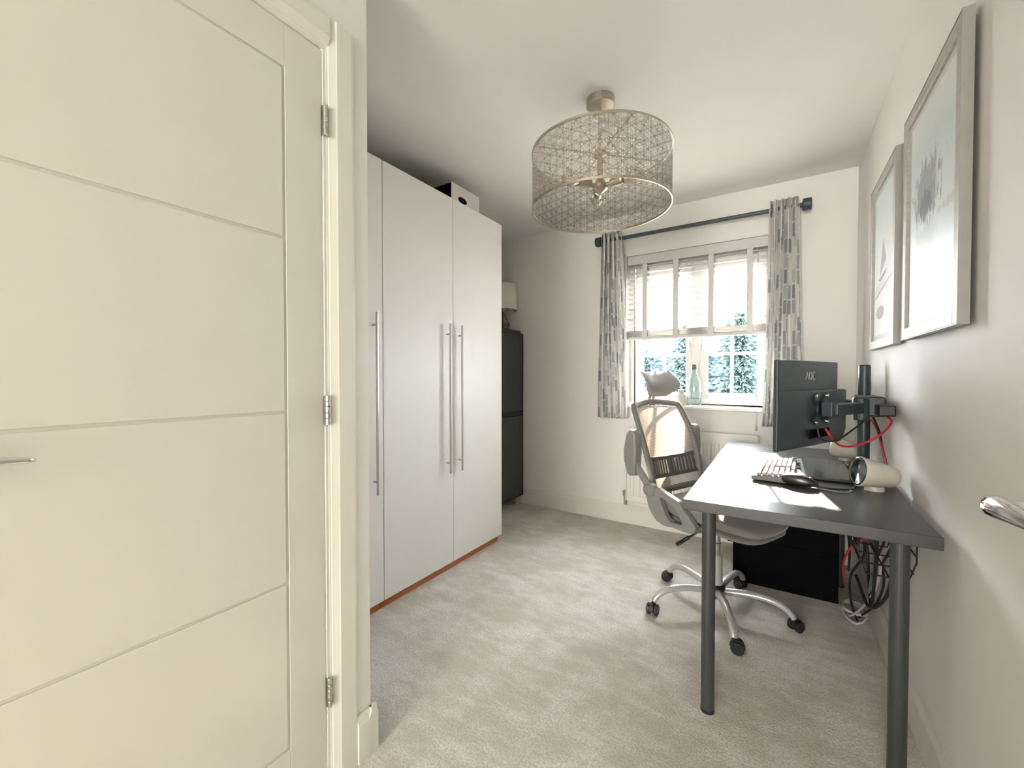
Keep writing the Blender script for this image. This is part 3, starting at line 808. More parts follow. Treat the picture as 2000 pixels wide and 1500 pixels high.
# ================================================================== pictures
def picture(label, y0, y1, z0, z1, pm, mark):
    t = thing('picture_frame', label, 'picture', (XR, (y0+y1)/2, z0), 0, 'silver framed prints on the right wall')
    x0, xf = XR-0.013, XR-0.034
    w = 0.038
    def stick(poly, z0_, z1_, horiz):
        pass
    for (a, c, e, g) in ((y0, y0+w, z0, z1), (y1-w, y1, z0, z1), (y0+w, y1-w, z0, z0+w), (y0+w, y1-w, z1-w, z1)):
        obj('moulding', B().box(xf, x0, a, c, e, g), M['frame'], t, bevel=0.003)
    obj('outer_edge', B().box(xf-0.0012, XR-0.012, y0-0.002, y0, z0-0.002, z1+0.002).box(xf-0.0012, XR-0.012, y1, y1+0.002, z0-0.002, z1+0.002).box(xf-0.0012, XR-0.012, y0, y1, z0-0.002, z0).box(xf-0.0012, XR-0.012, y0, y1, z1, z1+0.002), M['frame_side'], t)
    xm = XR-0.024
    obj('hanger', B().box(XR-0.013, XR, (y0+y1)/2-0.03, (y0+y1)/2+0.03, z1-0.12, z1-0.09), M['black'], t)
    for ya in (y0+0.07, y1-0.07):
        obj('bumper', B().box(XR-0.013, XR, ya-0.01, ya+0.01, z0+0.004, z0+0.02), M['black'], t)
    obj('mount_board', B().box(xm, XR-0.013, y0+w-0.004, y1-w+0.004, z0+w-0.004, z1-w+0.004), M['picglass'], t)
    mw = 0.022
    b = B()
    pa0, pa1, pz0, pz1 = y0+w+mw, y1-w-mw, z0+w+mw, z1-w-mw
    # print seen from -X: u runs from far (left) to near (right)
    b.grid(lambda u, v_: (xm-0.0008, pa1+(pa0-pa1)*u, pz0+(pz1-pz0)*v_), 1, 1)
    pr_ = obj('print', b, pm, t, recalc=False)
    P = lambda u, v_: (pa1+(pa0-pa1)*u, pz0+(pz1-pz0)*v_)
    if mark:
        def shape(name, pts, m_):
            q = [P(*p) for p in pts]
            obj(name, B().prism(q, (xm-0.0012, 0, 0), (0,1,0), (0,0,1), (0.0003,0,0)), m_, pr_)
        shape('printed_sail', [(0.30, 0.415), (0.62, 0.50), (0.50, 0.62), (0.46, 0.655), (0.38, 0.53)], M['ink2'])
        shape('printed_hull', [(0.24, 0.395), (0.66, 0.43), (0.60, 0.405), (0.32, 0.372)], M['ink'])
        shape('printed_boat', [(0.12+0.22*(1+math.cos(q*0.3927))*1.0, 0.155+0.045*math.sin(q*0.3927)) for q in range(16)], M['ink2'])
        shape('printed_shore', [(0.05, 0.285), (0.95, 0.37), (0.95, 0.36), (0.5, 0.315), (0.05, 0.262)], M['ink2'])
    return t
picture('large silver framed print of misty trees nearest the camera', 1.475, 2.037, 1.333, 2.106, M['print1'], False)
picture('silver framed print of a sailboat nearer the window', 2.168, 2.680, 1.331, 2.092, M['print2'], True)

# ================================================================== ceiling light
PX, PY = -0.727, 1.905
pen = thing('pendant_light', 'ceiling light with pierced taupe drum shade and three bulbs', 'ceiling light', (PX, PY, H))
obj('ceiling_rose', B().lathe([(0.066, 0), (0.066, -0.030), (0.062, -0.034), (0.02, -0.036)], (PX, PY, H), n=36), M['nickel'], pen, smooth=False)
ZT, ZB, SR = 2.258, 2.000, 0.322
obj('shade', B().grid(lambda u, v_: (PX+SR*math.cos(u*2*math.pi), PY+SR*math.sin(u*2*math.pi), ZB+(ZT-ZB)*v_), 96, 4), M['shade'], pen, smooth=True, recalc=False)
rim = B()
for z_ in (ZT, ZB):
    rim.lathe([(SR-0.002, -0.005), (SR+0.003, -0.005), (SR+0.003, 0.005), (SR-0.002, 0.005), (SR-0.002, -0.005)], (PX, PY, z_), n=96, cap=False)
obj('rim', rim, M['nickel'], pen, smooth=False)
ch = B()
def link(c, rx, rz, ang):
    ch.tube([(c[0]+rx*math.cos(q*0.5236)*math.cos(ang), c[1]+rx*math.cos(q*0.5236)*math.sin(ang), c[2]+rz*math.sin(q*0.5236)) for q in range(12)], 0.0025, 6, closed=True)
link((PX, PY, H-0.085), 0.024, 0.024, 0.57)
for i, z_ in enumerate((H-0.122, H-0.146, H-0.170, H-0.194, H-0.218, H-0.236)):
    link((PX, PY, z_), 0.007, 0.016, 0.57 + (i+1)*1.57)
ch.tube([(PX, PY, H-0.034), (PX, PY, H-0.064)], 0.004, 8)
obj('chain', ch, M['nickel'], pen)
st = B().lathe([(0.028, 0.012), (0.030, 0.010), (0.030, -0.012), (0.014, -0.020), (0.013, -0.115), (0.022, -0.130), (0.036, -0.150), (0.036, -0.168), (0.018, -0.182), (0.006, -0.190)], (PX, PY, ZT+0.002), n=24)
obj('stem', st, M['nickel'], pen, smooth=False)
for k in range(4):
    q = math.radians(12 + 32.75 + 90*k)
    obj('spoke', B().tube([(PX+0.025*math.cos(q), PY+0.025*math.sin(q), ZT), (PX+(SR-0.001)*math.cos(q), PY+(SR-0.001)*math.sin(q), ZT)], 0.0035, 8), M['nickel'], pen)
for k in range(3):
    q = math.radians(90 + 32.75 - 7 + 120*k)
    d = Vector((math.cos(q), math.sin(q), 0.06)).normalized(); o_ = Vector((PX, PY, ZT-0.155))
    arm_ = obj('lamp_holder', B().lathe([(0.010, 0.02), (0.010, 0.052), (0.020, 0.056), (0.021, 0.105), (0.019, 0.112)], o_, d, 18), M['nickel'], pen, smooth=False)
    obj('bulb', B().lathe([(0.013, 0.108), (0.015, 0.120), (0.026, 0.138), (0.033, 0.158), (0.033, 0.172), (0.027, 0.192), (0.014, 0.204), (0.002, 0.206)], o_, d, 20), M['bulb'], arm_, smooth=True)

# ================================================================== desk
DZ = 0.770
desk = thing('desk', 'grey desk with round metal legs along the right wall', 'desk', (0.05, 2.31, 0))
obj('desktop', B().box(-0.283, 0.374, 1.548, 3.080, DZ-0.036, DZ), M['desk'], desk, bevel=0.0025)
for x in (-0.207, 0.300):
    for y in (1.622, 3.006):
        l = obj('leg', B().lathe([(0.0225, 0.0), (0.0225, DZ-0.042)], (x, y, 0.0), n=28), M['desk_leg'], desk, smooth=False)
        obj('foot', B().lathe([(0.0235, 0.0), (0.0235, 0.010)], (x, y, 0.0), n=24), M['black'], l)
        obj('leg_plate', B().lathe([(0.045, DZ-0.042), (0.045, DZ-0.0365)], (x, y, 0.0), n=24), M['desk_leg'], l)

# cable tray under the desk
tray = thing('cable_tray', 'black wire cable tray under the back of the desk', 'cable tray', (0.30, 2.3, 0.60))
tb = B()
for z_, x_ in ((0.66, 0.215), (0.605, 0.225), (0.58, 0.29), (0.605, 0.345), (0.66, 0.35), (0.62, 0.222)):
    tb.tube([(x_, 1.70, z_), (x_, 2.80, z_)], 0.0028, 6)
for i in range(12):
    y = 1.70+0.1*i
    tb.tube([(0.215, y, 0.734), (0.217, y, 0.64), (0.235, y, 0.58), (0.335, y, 0.58), (0.352, y, 0.64), (0.352, y, 0.734)], 0.0025, 6)
obj('wire_grid', tb, M['cblack'], tray)
obj('power_strip', B().box(0.245, 0.305, 2.0, 2.42, 0.584, 0.624), M['black'], tray, bevel=0.004)

# black cabinet below the desk
pc = thing('black_cabinet', 'black cabinet standing under the desk beside the cables', 'cabinet', (0.03, 2.9, 0))
obj('body', B().box(-0.222, 0.272, 2.755, 3.15, 0.0, 0.52), M['blackmat'], pc, bevel=0.004)
obj('top', B().box(-0.250, 0.276, 2.745, 3.16, 0.52, 0.545), M['blackmat'], pc, bevel=0.003)
obj('side_rail', B().box(-0.250, -0.222, 2.76, 3.14, 0.225, 0.27), M['blackmat'], pc)
obj('front_panel', B().box(-0.21, 0.262, 2.749, 2.755, 0.03, 0.26).box(-0.21, 0.262, 2.749, 2.755, 0.27, 0.51), M['blackmat'], pc)

# ================================================================== monitors on the pole mount
MP0 = Vector((-0.0036, 1.764, 0)); MP1 = Vector((0.2097, 2.241, 0))
mu = (MP1-MP0).normalized(); mn = Vector((mu.y, -mu.x, 0)); UZ = Vector((0,0,1))
MW = (MP1-MP0).length
def monitor(label, o, u, n, w, z0, z1, logo):
    """o: corner of the back face, u along it, n out of the back"""
    t = thing('monitor', label, 'monitor', tuple(o + u*w/2 + UZ*z0))
    def quad_box(u0, u1, n0, n1, a, c):
        return B().obox(o+u*(u0+u1)/2+n*(n0+n1)/2+UZ*(a+c)/2, u*(u1-u0)/2, n*(n1-n0)/2, UZ*(c-a)/2)
    obj('housing', quad_box(0, w, -0.018, 0, z0, z1), M['mon'], t, bevel=0.006, seg=3)
    obj('screen', quad_box(0.012, w-0.012, -0.0195, -0.018, z0+0.018, z1-0.012), M['screen'], t)
    zm = z0+(z1-z0)*0.66
    cov = B()
    za, zc = z0+0.006, zm
    st_ = [(0.020, 0.0012), (w*0.30, 0.020), (w*0.42, 0.030), (w-0.002, 0.030)]
    vs = []
    for uu, th in st_:
        vs += [o+u*uu+UZ*za, o+u*uu+n*th*0.55+UZ*za, o+u*uu+n*th+UZ*(za+0.05), o+u*uu+n*th+UZ*(zc-0.006), o+u*uu+n*th*0.8+UZ*zc, o+u*uu+UZ*zc]
    fs = [(0,1,2,3,4,5), (18,23,22,21,20,19)]
    for i in range(3):
        for j in range(6):
            fs.append((i*6+j, i*6+(j+1) % 6, (i+1)*6+(j+1) % 6, (i+1)*6+j))
    cov.add(vs, fs)
    c = obj('rear_cover', cov, M['mon'], t, bevel=0.004)
    pv = o + u*(w/2) + n*0.030 + UZ*((z0+z1)/2-0.018)
    ports = B().obox(o+u*(w*0.50)+n*0.031+UZ*(z0+0.055), u*0.085, n*0.0025, UZ*0.016)
    obj('port_bay', ports, M['blackmat'], c)
    if logo:
        # raised maker's letters
        lb = B(); s_ = 0.030; base = o+u*(w*0.5)+n*0.0006+UZ*(zm+0.040)
        P = lambda x, z_: base+u*x+UZ*z_
        lb.bar(P(-0.046, 0), P(-0.034, s_), 0.0016, 0.005, n).bar(P(-0.034, s_), P(-0.022, 0), 0.0016, 0.005, n)
        ring = lambda cx, a0, a1: [P(cx+0.011*math.cos(math.radians(a)), s_/2+(s_/2)*math.sin(math.radians(a))) for a in range(a0, a1+1, 20)]
        lb.tube(ring(-0.003, 0, 340), 0.0024, 6, closed=True)
        lb.tube(ring(0.028, 50, 310), 0.0024, 6)
        obj('maker_logo', lb, M['mon_logo'], t)
    return t, pv
m1, pv1 = monitor('dark monitor turned with its back to the camera, letters on top', MP0, mu, mn, MW, 0.928, 1.262, True)
m2o = Vector((0.06, 2.62, 0)); m2u = Vector((0.12, 0.99, 0)).normalized(); m2n = Vector((m2u.y, -m2u.x, 0))
mount = thing('monitor_mount', 'black pole mount with arms holding the monitor', 'monitor mount', (0.335, 2.56, DZ))
PO = Vector((0.338, 2.555, 0))
obj('pole', B().lathe([(0.0235, DZ+0.012), (0.0235, 1.250), (0.021, 1.256)], PO, n=24), M['arm'], mount, smooth=False)
obj('base_plate', B().box(0.275, 0.372, 2.50, 2.62, DZ, DZ+0.012), M['black'], mount, bevel=0.003)
col_ = obj('collar', B().lathe([(0.034, 1.020), (0.036, 1.024), (0.036, 1.110), (0.034, 1.114)], PO, n=24), M['arm'], mount)
obj('collar_block', B().box(0.300, 0.376, 2.30, 2.53, 1.030, 1.115), M['arm'], mount, bevel=0.008)
obj('cable_box', B().box(0.338, 0.392, 2.21, 2.32, 1.040, 1.085), M['black'], mount, bevel=0.006)
elbow = Vector((0.285, 2.235, 0))
obj('arm_link', B().bar((0.325, 2.45, 1.075), (elbow.x, elbow.y, 1.075), 0.045, 0.085), M['arm'], mount, bevel=0.008)
obj('arm_joint', B().lathe([(0.026, 1.02), (0.028, 1.024), (0.028, 1.108), (0.026, 1.112)], elbow, n=20), M['arm'], mount)
pe = pv1 + mn*0.045
obj('arm_link', B().bar((elbow.x, elbow.y, 1.07), (pe.x, pe.y, pe.z), 0.034, 0.046), M['arm'], mount, bevel=0.006)
hd = B().obox(pv1+mn*0.030, mu*0.018, mn*0.020, UZ*0.030)
obj('tilt_head', hd, M['arm'], mount, bevel=0.006)
vp = B()
for sx in (-1, 1):
    for sz in (-1, 1):
        vp.bar(pv1+mn*0.005, pv1+mn*0.005+mu*0.052*sx+UZ*0.052*sz, 0.006, 0.026, up=tuple(mu*0.7-UZ*sz*sx*0.7))
vp.obox(pv1+mn*0.005, mu*0.030, mn*0.003, UZ*0.030)
plate = obj('vesa_plate', vp, M['arm'], mount)
for sx in (-1, 1):
    for sz in (-1, 1):
        obj('screw', B().lathe([(0.0065, 0.008), (0.0065, 0.012), (0.003, 0.0135)], pv1+mu*0.050*sx+UZ*0.050*sz, mn, 12), M['screw'], plate)
m2, pv2 = monitor('second dark monitor behind the first, near the window', Vector((0.150, 2.60, 0)), m2u, m2n, 0.44, 0.93, 1.20, False)
p2 = pv2 + m2n*0.01
obj('arm_link', B().bar((0.325, 2.60, 1.06), (p2.x+0.02, p2.y, 1.06), 0.03, 0.05), M['arm'], mount, bevel=0.005)

def cable(name, label, pts, r, m, group=None, n=6):
    o = obj(name, B().tube(smoothpts(pts, n), r, 8), m, smooth=True)
    return tag(o, label, 'cable', group)
pr0 = pv1 + UZ*(-0.075) + mn*0.02
cable('network_cable', 'red cable looping from the monitor to the pole mount', [pr0, pr0+mn*0.02-UZ*0.03, (0.20, 2.03, 0.935), (0.25, 2.06, 0.935), (0.32, 2.10, 0.97), (0.372, 2.18, 1.02), (0.368, 2.25, 1.042)], 0.0042, M['red'], n=8)
cable('network_cable', 'red cable running down behind the white speaker', [(0.345, 2.52, 1.02), (0.374, 2.50, 0.97), (0.382, 2.42, 0.90), (0.384, 2.33, 0.835), (0.386, 2.26, 0.79), (0.388, 2.2, 0.70), (0.385, 2.18, 0.60)], 0.0042, M['red'])
cable('power_cable', 'black cable dropping from pole mount down the wall side', [(0.358, 2.50, 1.03), (0.380, 2.46, 0.95), (0.385, 2.40, 0.86), (0.387, 2.34, 0.79), (0.388, 2.3, 0.70)], 0.0045, M['cblack'])
cable('video_cable', 'black cable sagging below the back of the monitor', [pr0+mu*(-0.07)+UZ*0.01, pr0+mu*(-0.06)-UZ*0.035+mn*0.01, pr0+mu*0.02-UZ*0.045+mn*0.03, (0.22, 2.15, 0.955), (0.29, 2.32, 0.99), (0.335, 2.50, 1.00)], 0.0038, M['cblack'], n=8)

# ================================================================== things on the desk
# keyboard lying along the desk edge
ku = Vector((0.055, 0.995, 0)).normalized(); kv = Vector((ku.y, -ku.x, 0))
KO = Vector((-0.095, 1.985, DZ)); KL, KW = 0.44, 0.145
kb = thing('keyboard', 'dark keyboard in the sun patch on the desk', 'keyboard', tuple(KO+ku*KL/2+kv*KW/2))
cs = B().prism([(0, 0.004), (0, 0.022), (KW, 0.033), (KW, 0.004)], KO, kv, UZ, ku*KL)
cs.obox(KO+ku*0.03+kv*0.02+UZ*0.002, ku*0.008, kv*0.008, UZ*0.002).obox(KO+ku*(KL-0.03)+kv*0.02+UZ*0.002, ku*0.008, kv*0.008, UZ*0.002)
cs.obox(KO+ku*0.03+kv*(KW-0.02)+UZ*0.002, ku*0.008, kv*0.008, UZ*0.002).obox(KO+ku*(KL-0.03)+kv*(KW-0.02)+UZ*0.002, ku*0.008, kv*0.008, UZ*0.002)
obj('case', cs, M['keyb'], kb, bevel=0.003)
kc = B()
for r in range(6):
    x = 0.012
    ww = [0.0175]*22
    if r == 0: ww = [0.022, 0.022, 0.022, 0.105, 0.022, 0.022, 0.022, 0.0175, 0.0175, 0.0175, 0.036, 0.0175, 0.0175]
    if r == 1: ww = [0.040] + [0.0175]*10 + [0.04] + [0.0175]*6
    for w in ww:
        if x+w > KL-0.010: break
        c = KO + ku*(x+w/2) + kv*(0.017+r*0.0195+0.008) + UZ*(0.0285+ (r*0.0195+0.02)*0.069)
        hw, hd_ = w/2, 0.0085
        tp = 0.0022
        bot = [c-UZ*0.005+ku*a*hw+kv*q*hd_ for a, q in ((-1,-1),(1,-1),(1,1),(-1,1))]
        top = [c+UZ*0.004+ku*a*(hw-tp)+kv*q*(hd_-tp) for a, q in ((-1,-1),(1,-1),(1,1),(-1,1))]
        kc.add(bot+top, [(3,2,1,0),(4,5,6,7),(0,1,5,4),(1,2,6,5),(2,3,7,6),(3,0,4,7)])
        x += w+0.0018
ko = obj('keycaps', kc, M['key'], kb)
ko['kind'] = 'stuff'

ms = thing('mouse', 'dark computer mouse at the edge of the sun patch', 'mouse', (0.07, 1.985, DZ))
def mouse_fn(x, y, z):
    f = 1-0.25*max(0, x/0.062)
    z2 = (z+0.023)
    z2 = z2*(1.0-0.45*max(0, x/0.062)**1.5) if z2 > 0 else 0
    return (x, y*f, z2)
mb = B().superell((0, 0, 0.001), 0.062, 0.033, 0.023, 0.75, 0.75, 32, 16, mouse_fn)
mo = obj('shell', mb, M['mouse'], ms, smooth=True, local=True)
obj('wheel', B().lathe([(0.009, -0.003), (0.009, 0.003)], (0.036, 0, 0.031), (0,1,0), 14), M['black'], ms, local=True)
ms.rotation_euler = (0, 0, math.radians(-12))
cable('mouse_cable', 'black mouse cord looping back under the white speaker', [(0.128, 1.972, DZ+0.008), (0.165, 1.972, DZ+0.006), (0.20, 1.985, DZ+0.005), (0.235, 2.01, DZ+0.005), (0.25, 2.06, DZ+0.005), (0.29, 2.2, DZ+0.005), (0.33, 2.4, DZ+0.005)], 0.0028, M['cblack'])
cable('headset_cable', 'thin pale cord loop in front of the white speaker', [(0.134, 1.962, DZ+0.004), (0.17, 1.945, DZ+0.004), (0.21, 1.95, DZ+0.004), (0.232, 1.985, DZ+0.004), (0.21, 2.005, DZ+0.004), (0.17, 1.995, DZ+0.004)], 0.0022, M['cgrey'])

tabl = thing('drawing_tablet', 'flat dark tablet with pale button strip on the desk', 'tablet', (0.18, 2.36, DZ))
obj('slab', B().box(0.098, 0.262, 2.125, 2.600, DZ+0.004, DZ+0.016).box(0.11, 0.25, 2.15, 2.18, DZ, DZ+0.004).box(0.11, 0.25, 2.54, 2.58, DZ, DZ+0.004), M['tab'], tabl, bevel=0.003)
ts = obj('button_strip', B().box(0.058, 0.098, 2.135, 2.590, DZ+0.004, DZ+0.0155), M['tabedge'], tabl, bevel=0.003)
obj('button_arc', B().tube([(0.094-0.030*math.sin(q*0.262), 2.50+0.070*math.cos(q*0.262), DZ+0.0158) for q in range(7)], 0.0022, 6), M['blackmat'], ts)
obj('button_arc', B().tube([(0.086-0.012*math.sin(q*0.5), 2.38+0.03*math.cos(q*0.5), DZ+0.0158) for q in range(7)], 0.0028, 6), M['blackmat'], ts)
obj('button_arc', B().tube([(0.086-0.010*math.sin(q*0.5), 2.27+0.02*math.cos(q*0.5), DZ+0.0158) for q in range(7)], 0.0028, 6), M['blackmat'], ts)

def speaker(label, pos, rot, s=1.0):
    """barrel speaker, face along local -x, tilted up"""
    t = thing('desk_speaker', label, 'speaker', pos, rot, 'cream desk speakers')
    ax = Vector((-1, 0, 0.16)).normalized()
    o_ = Vector((0, 0, 0.062*s))
    obj('shell', B().lathe([(0.018*s, -0.078*s), (0.034*s, -0.072*s), (0.041*s, -0.055*s), (0.050*s, 0.0), (0.057*s, 0.044*s), (0.0555*s, 0.050*s), (0.052*s, 0.050*s)], o_, ax, 36, cap=False), M['spk'], t, smooth=True, local=True)
    f = obj('face_ring', B().lathe([(0.0535*s, 0.0495*s), (0.052*s, 0.054*s), (0.044*s, 0.048*s), (0.030*s, 0.036*s), (0.024*s, 0.034*s)], o_, ax, 36), M['spkface'], t, smooth=True, local=True)
    obj('cone', B().lathe([(0.022*s, 0.0345*s), (0.012*s, 0.044*s), (0.004*s, 0.047*s)], o_, ax, 24), M['steel'], f, smooth=True)
    obj('foot', B().lathe([(0.030*s, 0.0), (0.028*s, 0.016*s)], (0.005*s, 0, 0), n=24), M['spk'], t, local=True)
    obj('volume_knob', B().lathe([(0.007*s, 0.045*s), (0.006*s, 0.058*s)], o_+Vector((0, 0.030*s, -0.040*s)), ax, 12), M['screw'], f)
    return t
speaker('cream desk speaker with blue-black face nearest the camera', (0.302, 2.062, DZ), math.radians(20))
speaker('cream desk speaker standing behind the monitor pole', (0.285, 2.72, DZ), math.radians(-28), 0.9)
cable('speaker_cable', 'thin white cord trailing behind the near speaker', [(0.372, 2.03, DZ+0.03), (0.384, 1.99, DZ+0.012), (0.388, 1.94, DZ-0.02), (0.388, 1.92, 0.68)], 0.0018, M['cwhite'])

# ================================================================== cables hanging below the desk
rnd = random.Random(21)
hang = [
 ('black cable hanging in a long loop below the tray', [(0.30, 1.95, 0.62), (0.31, 2.05, 0.45), (0.33, 2.25, 0.24), (0.35, 2.45, 0.28), (0.345, 2.5, 0.5), (0.33, 2.45, 0.62)], 0.0055, 'cblack'),
 ('thick black cable nearest the leg, drooping to the floor', [(0.345, 1.90, 0.70), (0.352, 1.98, 0.55), (0.352, 2.10, 0.36), (0.33, 2.30, 0.22), (0.30, 2.42, 0.30)], 0.0065, 'cblack'),
 ('black cable crossing behind the red cord', [(0.26, 2.05, 0.64), (0.30, 2.2, 0.48), (0.28, 2.4, 0.30), (0.30, 2.55, 0.12), (0.33, 2.6, 0.01)], 0.005, 'cblack'),
 ('black cable slanting from the tray to the wall', [(0.24, 1.98, 0.65), (0.30, 2.08, 0.56), (0.36, 2.2, 0.40), (0.37, 2.4, 0.2), (0.34, 2.62, 0.02)], 0.0045, 'cblack'),
 ('red cable hanging in a curve below the desk', [(0.27, 1.88, 0.645), (0.24, 2.00, 0.57), (0.235, 2.22, 0.42), (0.262, 2.45, 0.26), (0.285, 2.62, 0.16)], 0.0045, 'red'),
 ('white cable running straight down to the floor coil', [(0.31, 2.0, 0.64), (0.34, 2.15, 0.42), (0.34, 2.4, 0.2), (0.31, 2.6, 0.03), (0.29, 2.66, 0.008)], 0.005, 'cwhite'),
 ('grey cable hanging beside the white one', [(0.29, 2.1, 0.64), (0.33, 2.25, 0.40), (0.345, 2.45, 0.18), (0.36, 2.62, 0.05)], 0.0045, 'cgrey'),
 ('black cable looped loosely over the tray', [(0.33, 1.88, 0.70), (0.30, 1.95, 0.55), (0.33, 2.05, 0.5), (0.355, 2.0, 0.62), (0.34, 1.95, 0.69)], 0.004, 'cblack'),
 ('black cable sagging against the black cabinet', [(0.25, 2.3, 0.62), (0.28, 2.45, 0.40), (0.295, 2.6, 0.25), (0.31, 2.68, 0.38), (0.32, 2.66, 0.6)], 0.005, 'cblack'),
]
for lb_, pts, r_, m_ in hang:
    cable('power_cable' if m_ != 'red' else 'network_cable', lb_, pts, r_, M[m_], 'cables hanging under the desk')
def coil(label, c, rx, ry, turns, r, m):
    pts = []
    for i in range(turns*12+1):
        q = i*math.pi/6
        pts.append((c[0]+rx*(1+0.12*math.sin(q*0.37))*math.cos(q), c[1]+ry*(1+0.1*math.cos(q*0.61))*math.sin(q), r+0.001+0.05*abs(math.sin(q*0.29))*0.9))
    o = obj('coiled_cable', B().tube(pts, r, 6), m, smooth=True)
    tag(o, label, 'cable', 'cables hanging under the desk')
coil('white cable coiled on the carpet beside the black cabinet', (0.325, 2.66, 0), 0.050, 0.085, 3, 0.005, M['cwhite'])

# ================================================================== office chair
CA = 25.0
chair = thing('office_chair', 'light grey mesh office chair with headrest and flipped-up arms', 'chair', (-0.262, 2.345, 0), math.radians(-CA))
def cp(name, b, m, parent=chair, **k):
    return obj(name, b, M[m], parent, local=True, **k)
# base
cp('hub', B().lathe([(0.030, 0.075), (0.040, 0.080), (0.042, 0.135), (0.034, 0.142)], n=24), 'black')
cp('column_cover', B().lathe([(0.029, 0.140), (0.027, 0.290), (0.024, 0.294)], n=24), 'silver')
cp('gas_lift', B().lathe([(0.0165, 0.290), (0.0165, 0.345), (0.019, 0.347), (0.019, 0.352), (0.0165, 0.354), (0.0165, 0.415)], n=20), 'chrome')
for k in range(5):
    q = math.radians(0.6 + 72*k + CA)
    d = Vector((math.cos(q), math.sin(q), 0)); sd = Vector((-d.y, d.x, 0))
    prof = [(0.030, 0.108, 0.020), (0.10, 0.120, 0.0195), (0.18, 0.126, 0.0185), (0.245, 0.120, 0.0175), (0.290, 0.103, 0.0165), (0.318, 0.080, 0.0155), (0.330, 0.060, 0.015)]
    pts = smoothpts([d*a + UZ*z_ for a, z_, r in prof], 4)
    rs = [0.021-0.006*i/(len(pts)-1) for i in range(len(pts))]
    cp('leg', B().tube(pts, rs, 12, flat=0.85), 'silver', smooth=True)
    # caster, turned a little
    cq = q + 0.9 + 0.5*math.sin(k*2.1)
    cd_ = Vector((math.cos(cq), math.sin(cq), 0)); ca_ = Vector((-cd_.y, cd_.x, 0))
    cc_ = d*0.330 + cd_*0.014
    hood = B()
    poly = [(0.031*math.cos(math.radians(a)), 0.027+0.031*math.sin(math.radians(a))) for a in range(-10, 200, 15)]
    hood.prism(poly, cc_-ca_*0.009, cd_, UZ, ca_*0.018)
    hood.tube([d*0.330+UZ*0.045, d*0.330+UZ*0.068], 0.010, 10)
    cas = cp('caster', hood, 'black', bevel=0.002)
    for s_ in (-1, 1):
        w = cp('wheel', B().lathe([(0.010, 0.011), (0.026, 0.010), (0.027, 0.013), (0.027, 0.024), (0.022, 0.028), (0.008, 0.0285)], cc_+UZ*0.0272, ca_*s_, 20), 'black', cas)
# seat
def seat_fn(x, y, z):
    t = max(0, x-0.06)/0.19
    return (x*(1-0.0*abs(y)), y*(1-0.10*t*t), z*(1-0.25*t) - 0.030*t*t + 0.012*(abs(y)/0.24)**2 + (0.02*max(0, -x-0.12)/0.12))
cp('seat_cushion', B().superell((0.035, 0, 0.520), 0.250, 0.240, 0.036, 0.55, 0.50, 48, 18, seat_fn), 'chairfab', smooth=True)
def shell_fn(x, y, z):
    t = max(0, x-0.06)/0.19
    return (x, y*(1-0.12*t*t), z-0.030*t*t + (0.02*max(0, -x-0.12)/0.12))
cp('seat_shell', B().superell((0.035, 0, 0.482), 0.240, 0.228, 0.020, 0.8, 0.50, 48, 10, shell_fn), 'chairfab', smooth=True)
cp('tilt_mechanism', B().box(-0.11, 0.09, -0.075, 0.075, 0.412, 0.468), 'black', bevel=0.010)
lv = B().tube([(-0.01, -0.07, 0.440), (-0.015, -0.14, 0.428), (-0.06, -0.150, 0.388)], 0.0055, 8).tube([(-0.058, -0.150, 0.390), (-0.122, -0.152, 0.333)], [0.0085, 0.0105], 10)
cp('tilt_lever', lv, 'black', smooth=True)
# backrest: the middle bows back
def bx_(z): return -0.222 - 0.34*(z-0.60) + 0.05*math.sin((z-0.58)/0.47*math.pi)*0.35
def back_pt(y, z): return Vector((bx_(z) - 0.045*(1-(y/0.215)**2), y, z))
def half_w(z):
    t = (z-0.585)/(1.04-0.585)
    return 0.200 + 0.022*math.sin(min(1, max(0, t))*math.pi*0.9) - 0.008*t
loop = []
zb_, zt_ = 0.590, 1.035
for i in range(15):
    y = -1+2*i/14
    loop.append(back_pt(y*half_w(zt_)*0.97, zt_ + 0.018*(1-abs(y)**1.6)))
for i in range(1, 16):
    z_ = zt_+(zb_-zt_)*i/16
    loop.append(back_pt(half_w(z_), z_))
for i in range(15):
    y = 1-2*i/14
    loop.append(back_pt(y*half_w(zb_)*0.97, zb_ - 0.014*(1-abs(y)**1.6)))
for i in range(1, 16):
    z_ = zb_+(zt_-zb_)*i/16
    loop.append(back_pt(-half_w(z_), z_))
cp('back_frame', B().tube(loop, 0.0185, 10, closed=True, flat=0.75, up=(1, 0, 0.3)), 'backframe', smooth=True)
def mesh_fn(u, v_):
    z_ = zb_+(zt_-zb_)*v_
    y = (-1+2*u)*half_w(z_)*0.985
    zz = z_ + (0.016*(1-abs(-1+2*u)**1.6) if v_ > 0.95 else 0)
    p = back_pt(y, zz)
    return (p.x+0.006, p.y, p.z)
cp('mesh_panel', B().grid(mesh_fn, 24, 24), 'mesh', smooth=True, recalc=False)
lm = B()
lz0, lz1 = 0.668, 0.755
def lum_pt(y, z_): p = back_pt(y, z_); return Vector((p.x+0.016+0.006*math.cos(y*10), y, z_ + 0.012*(1-(y/0.2)**2)*-1))
N_ = 15
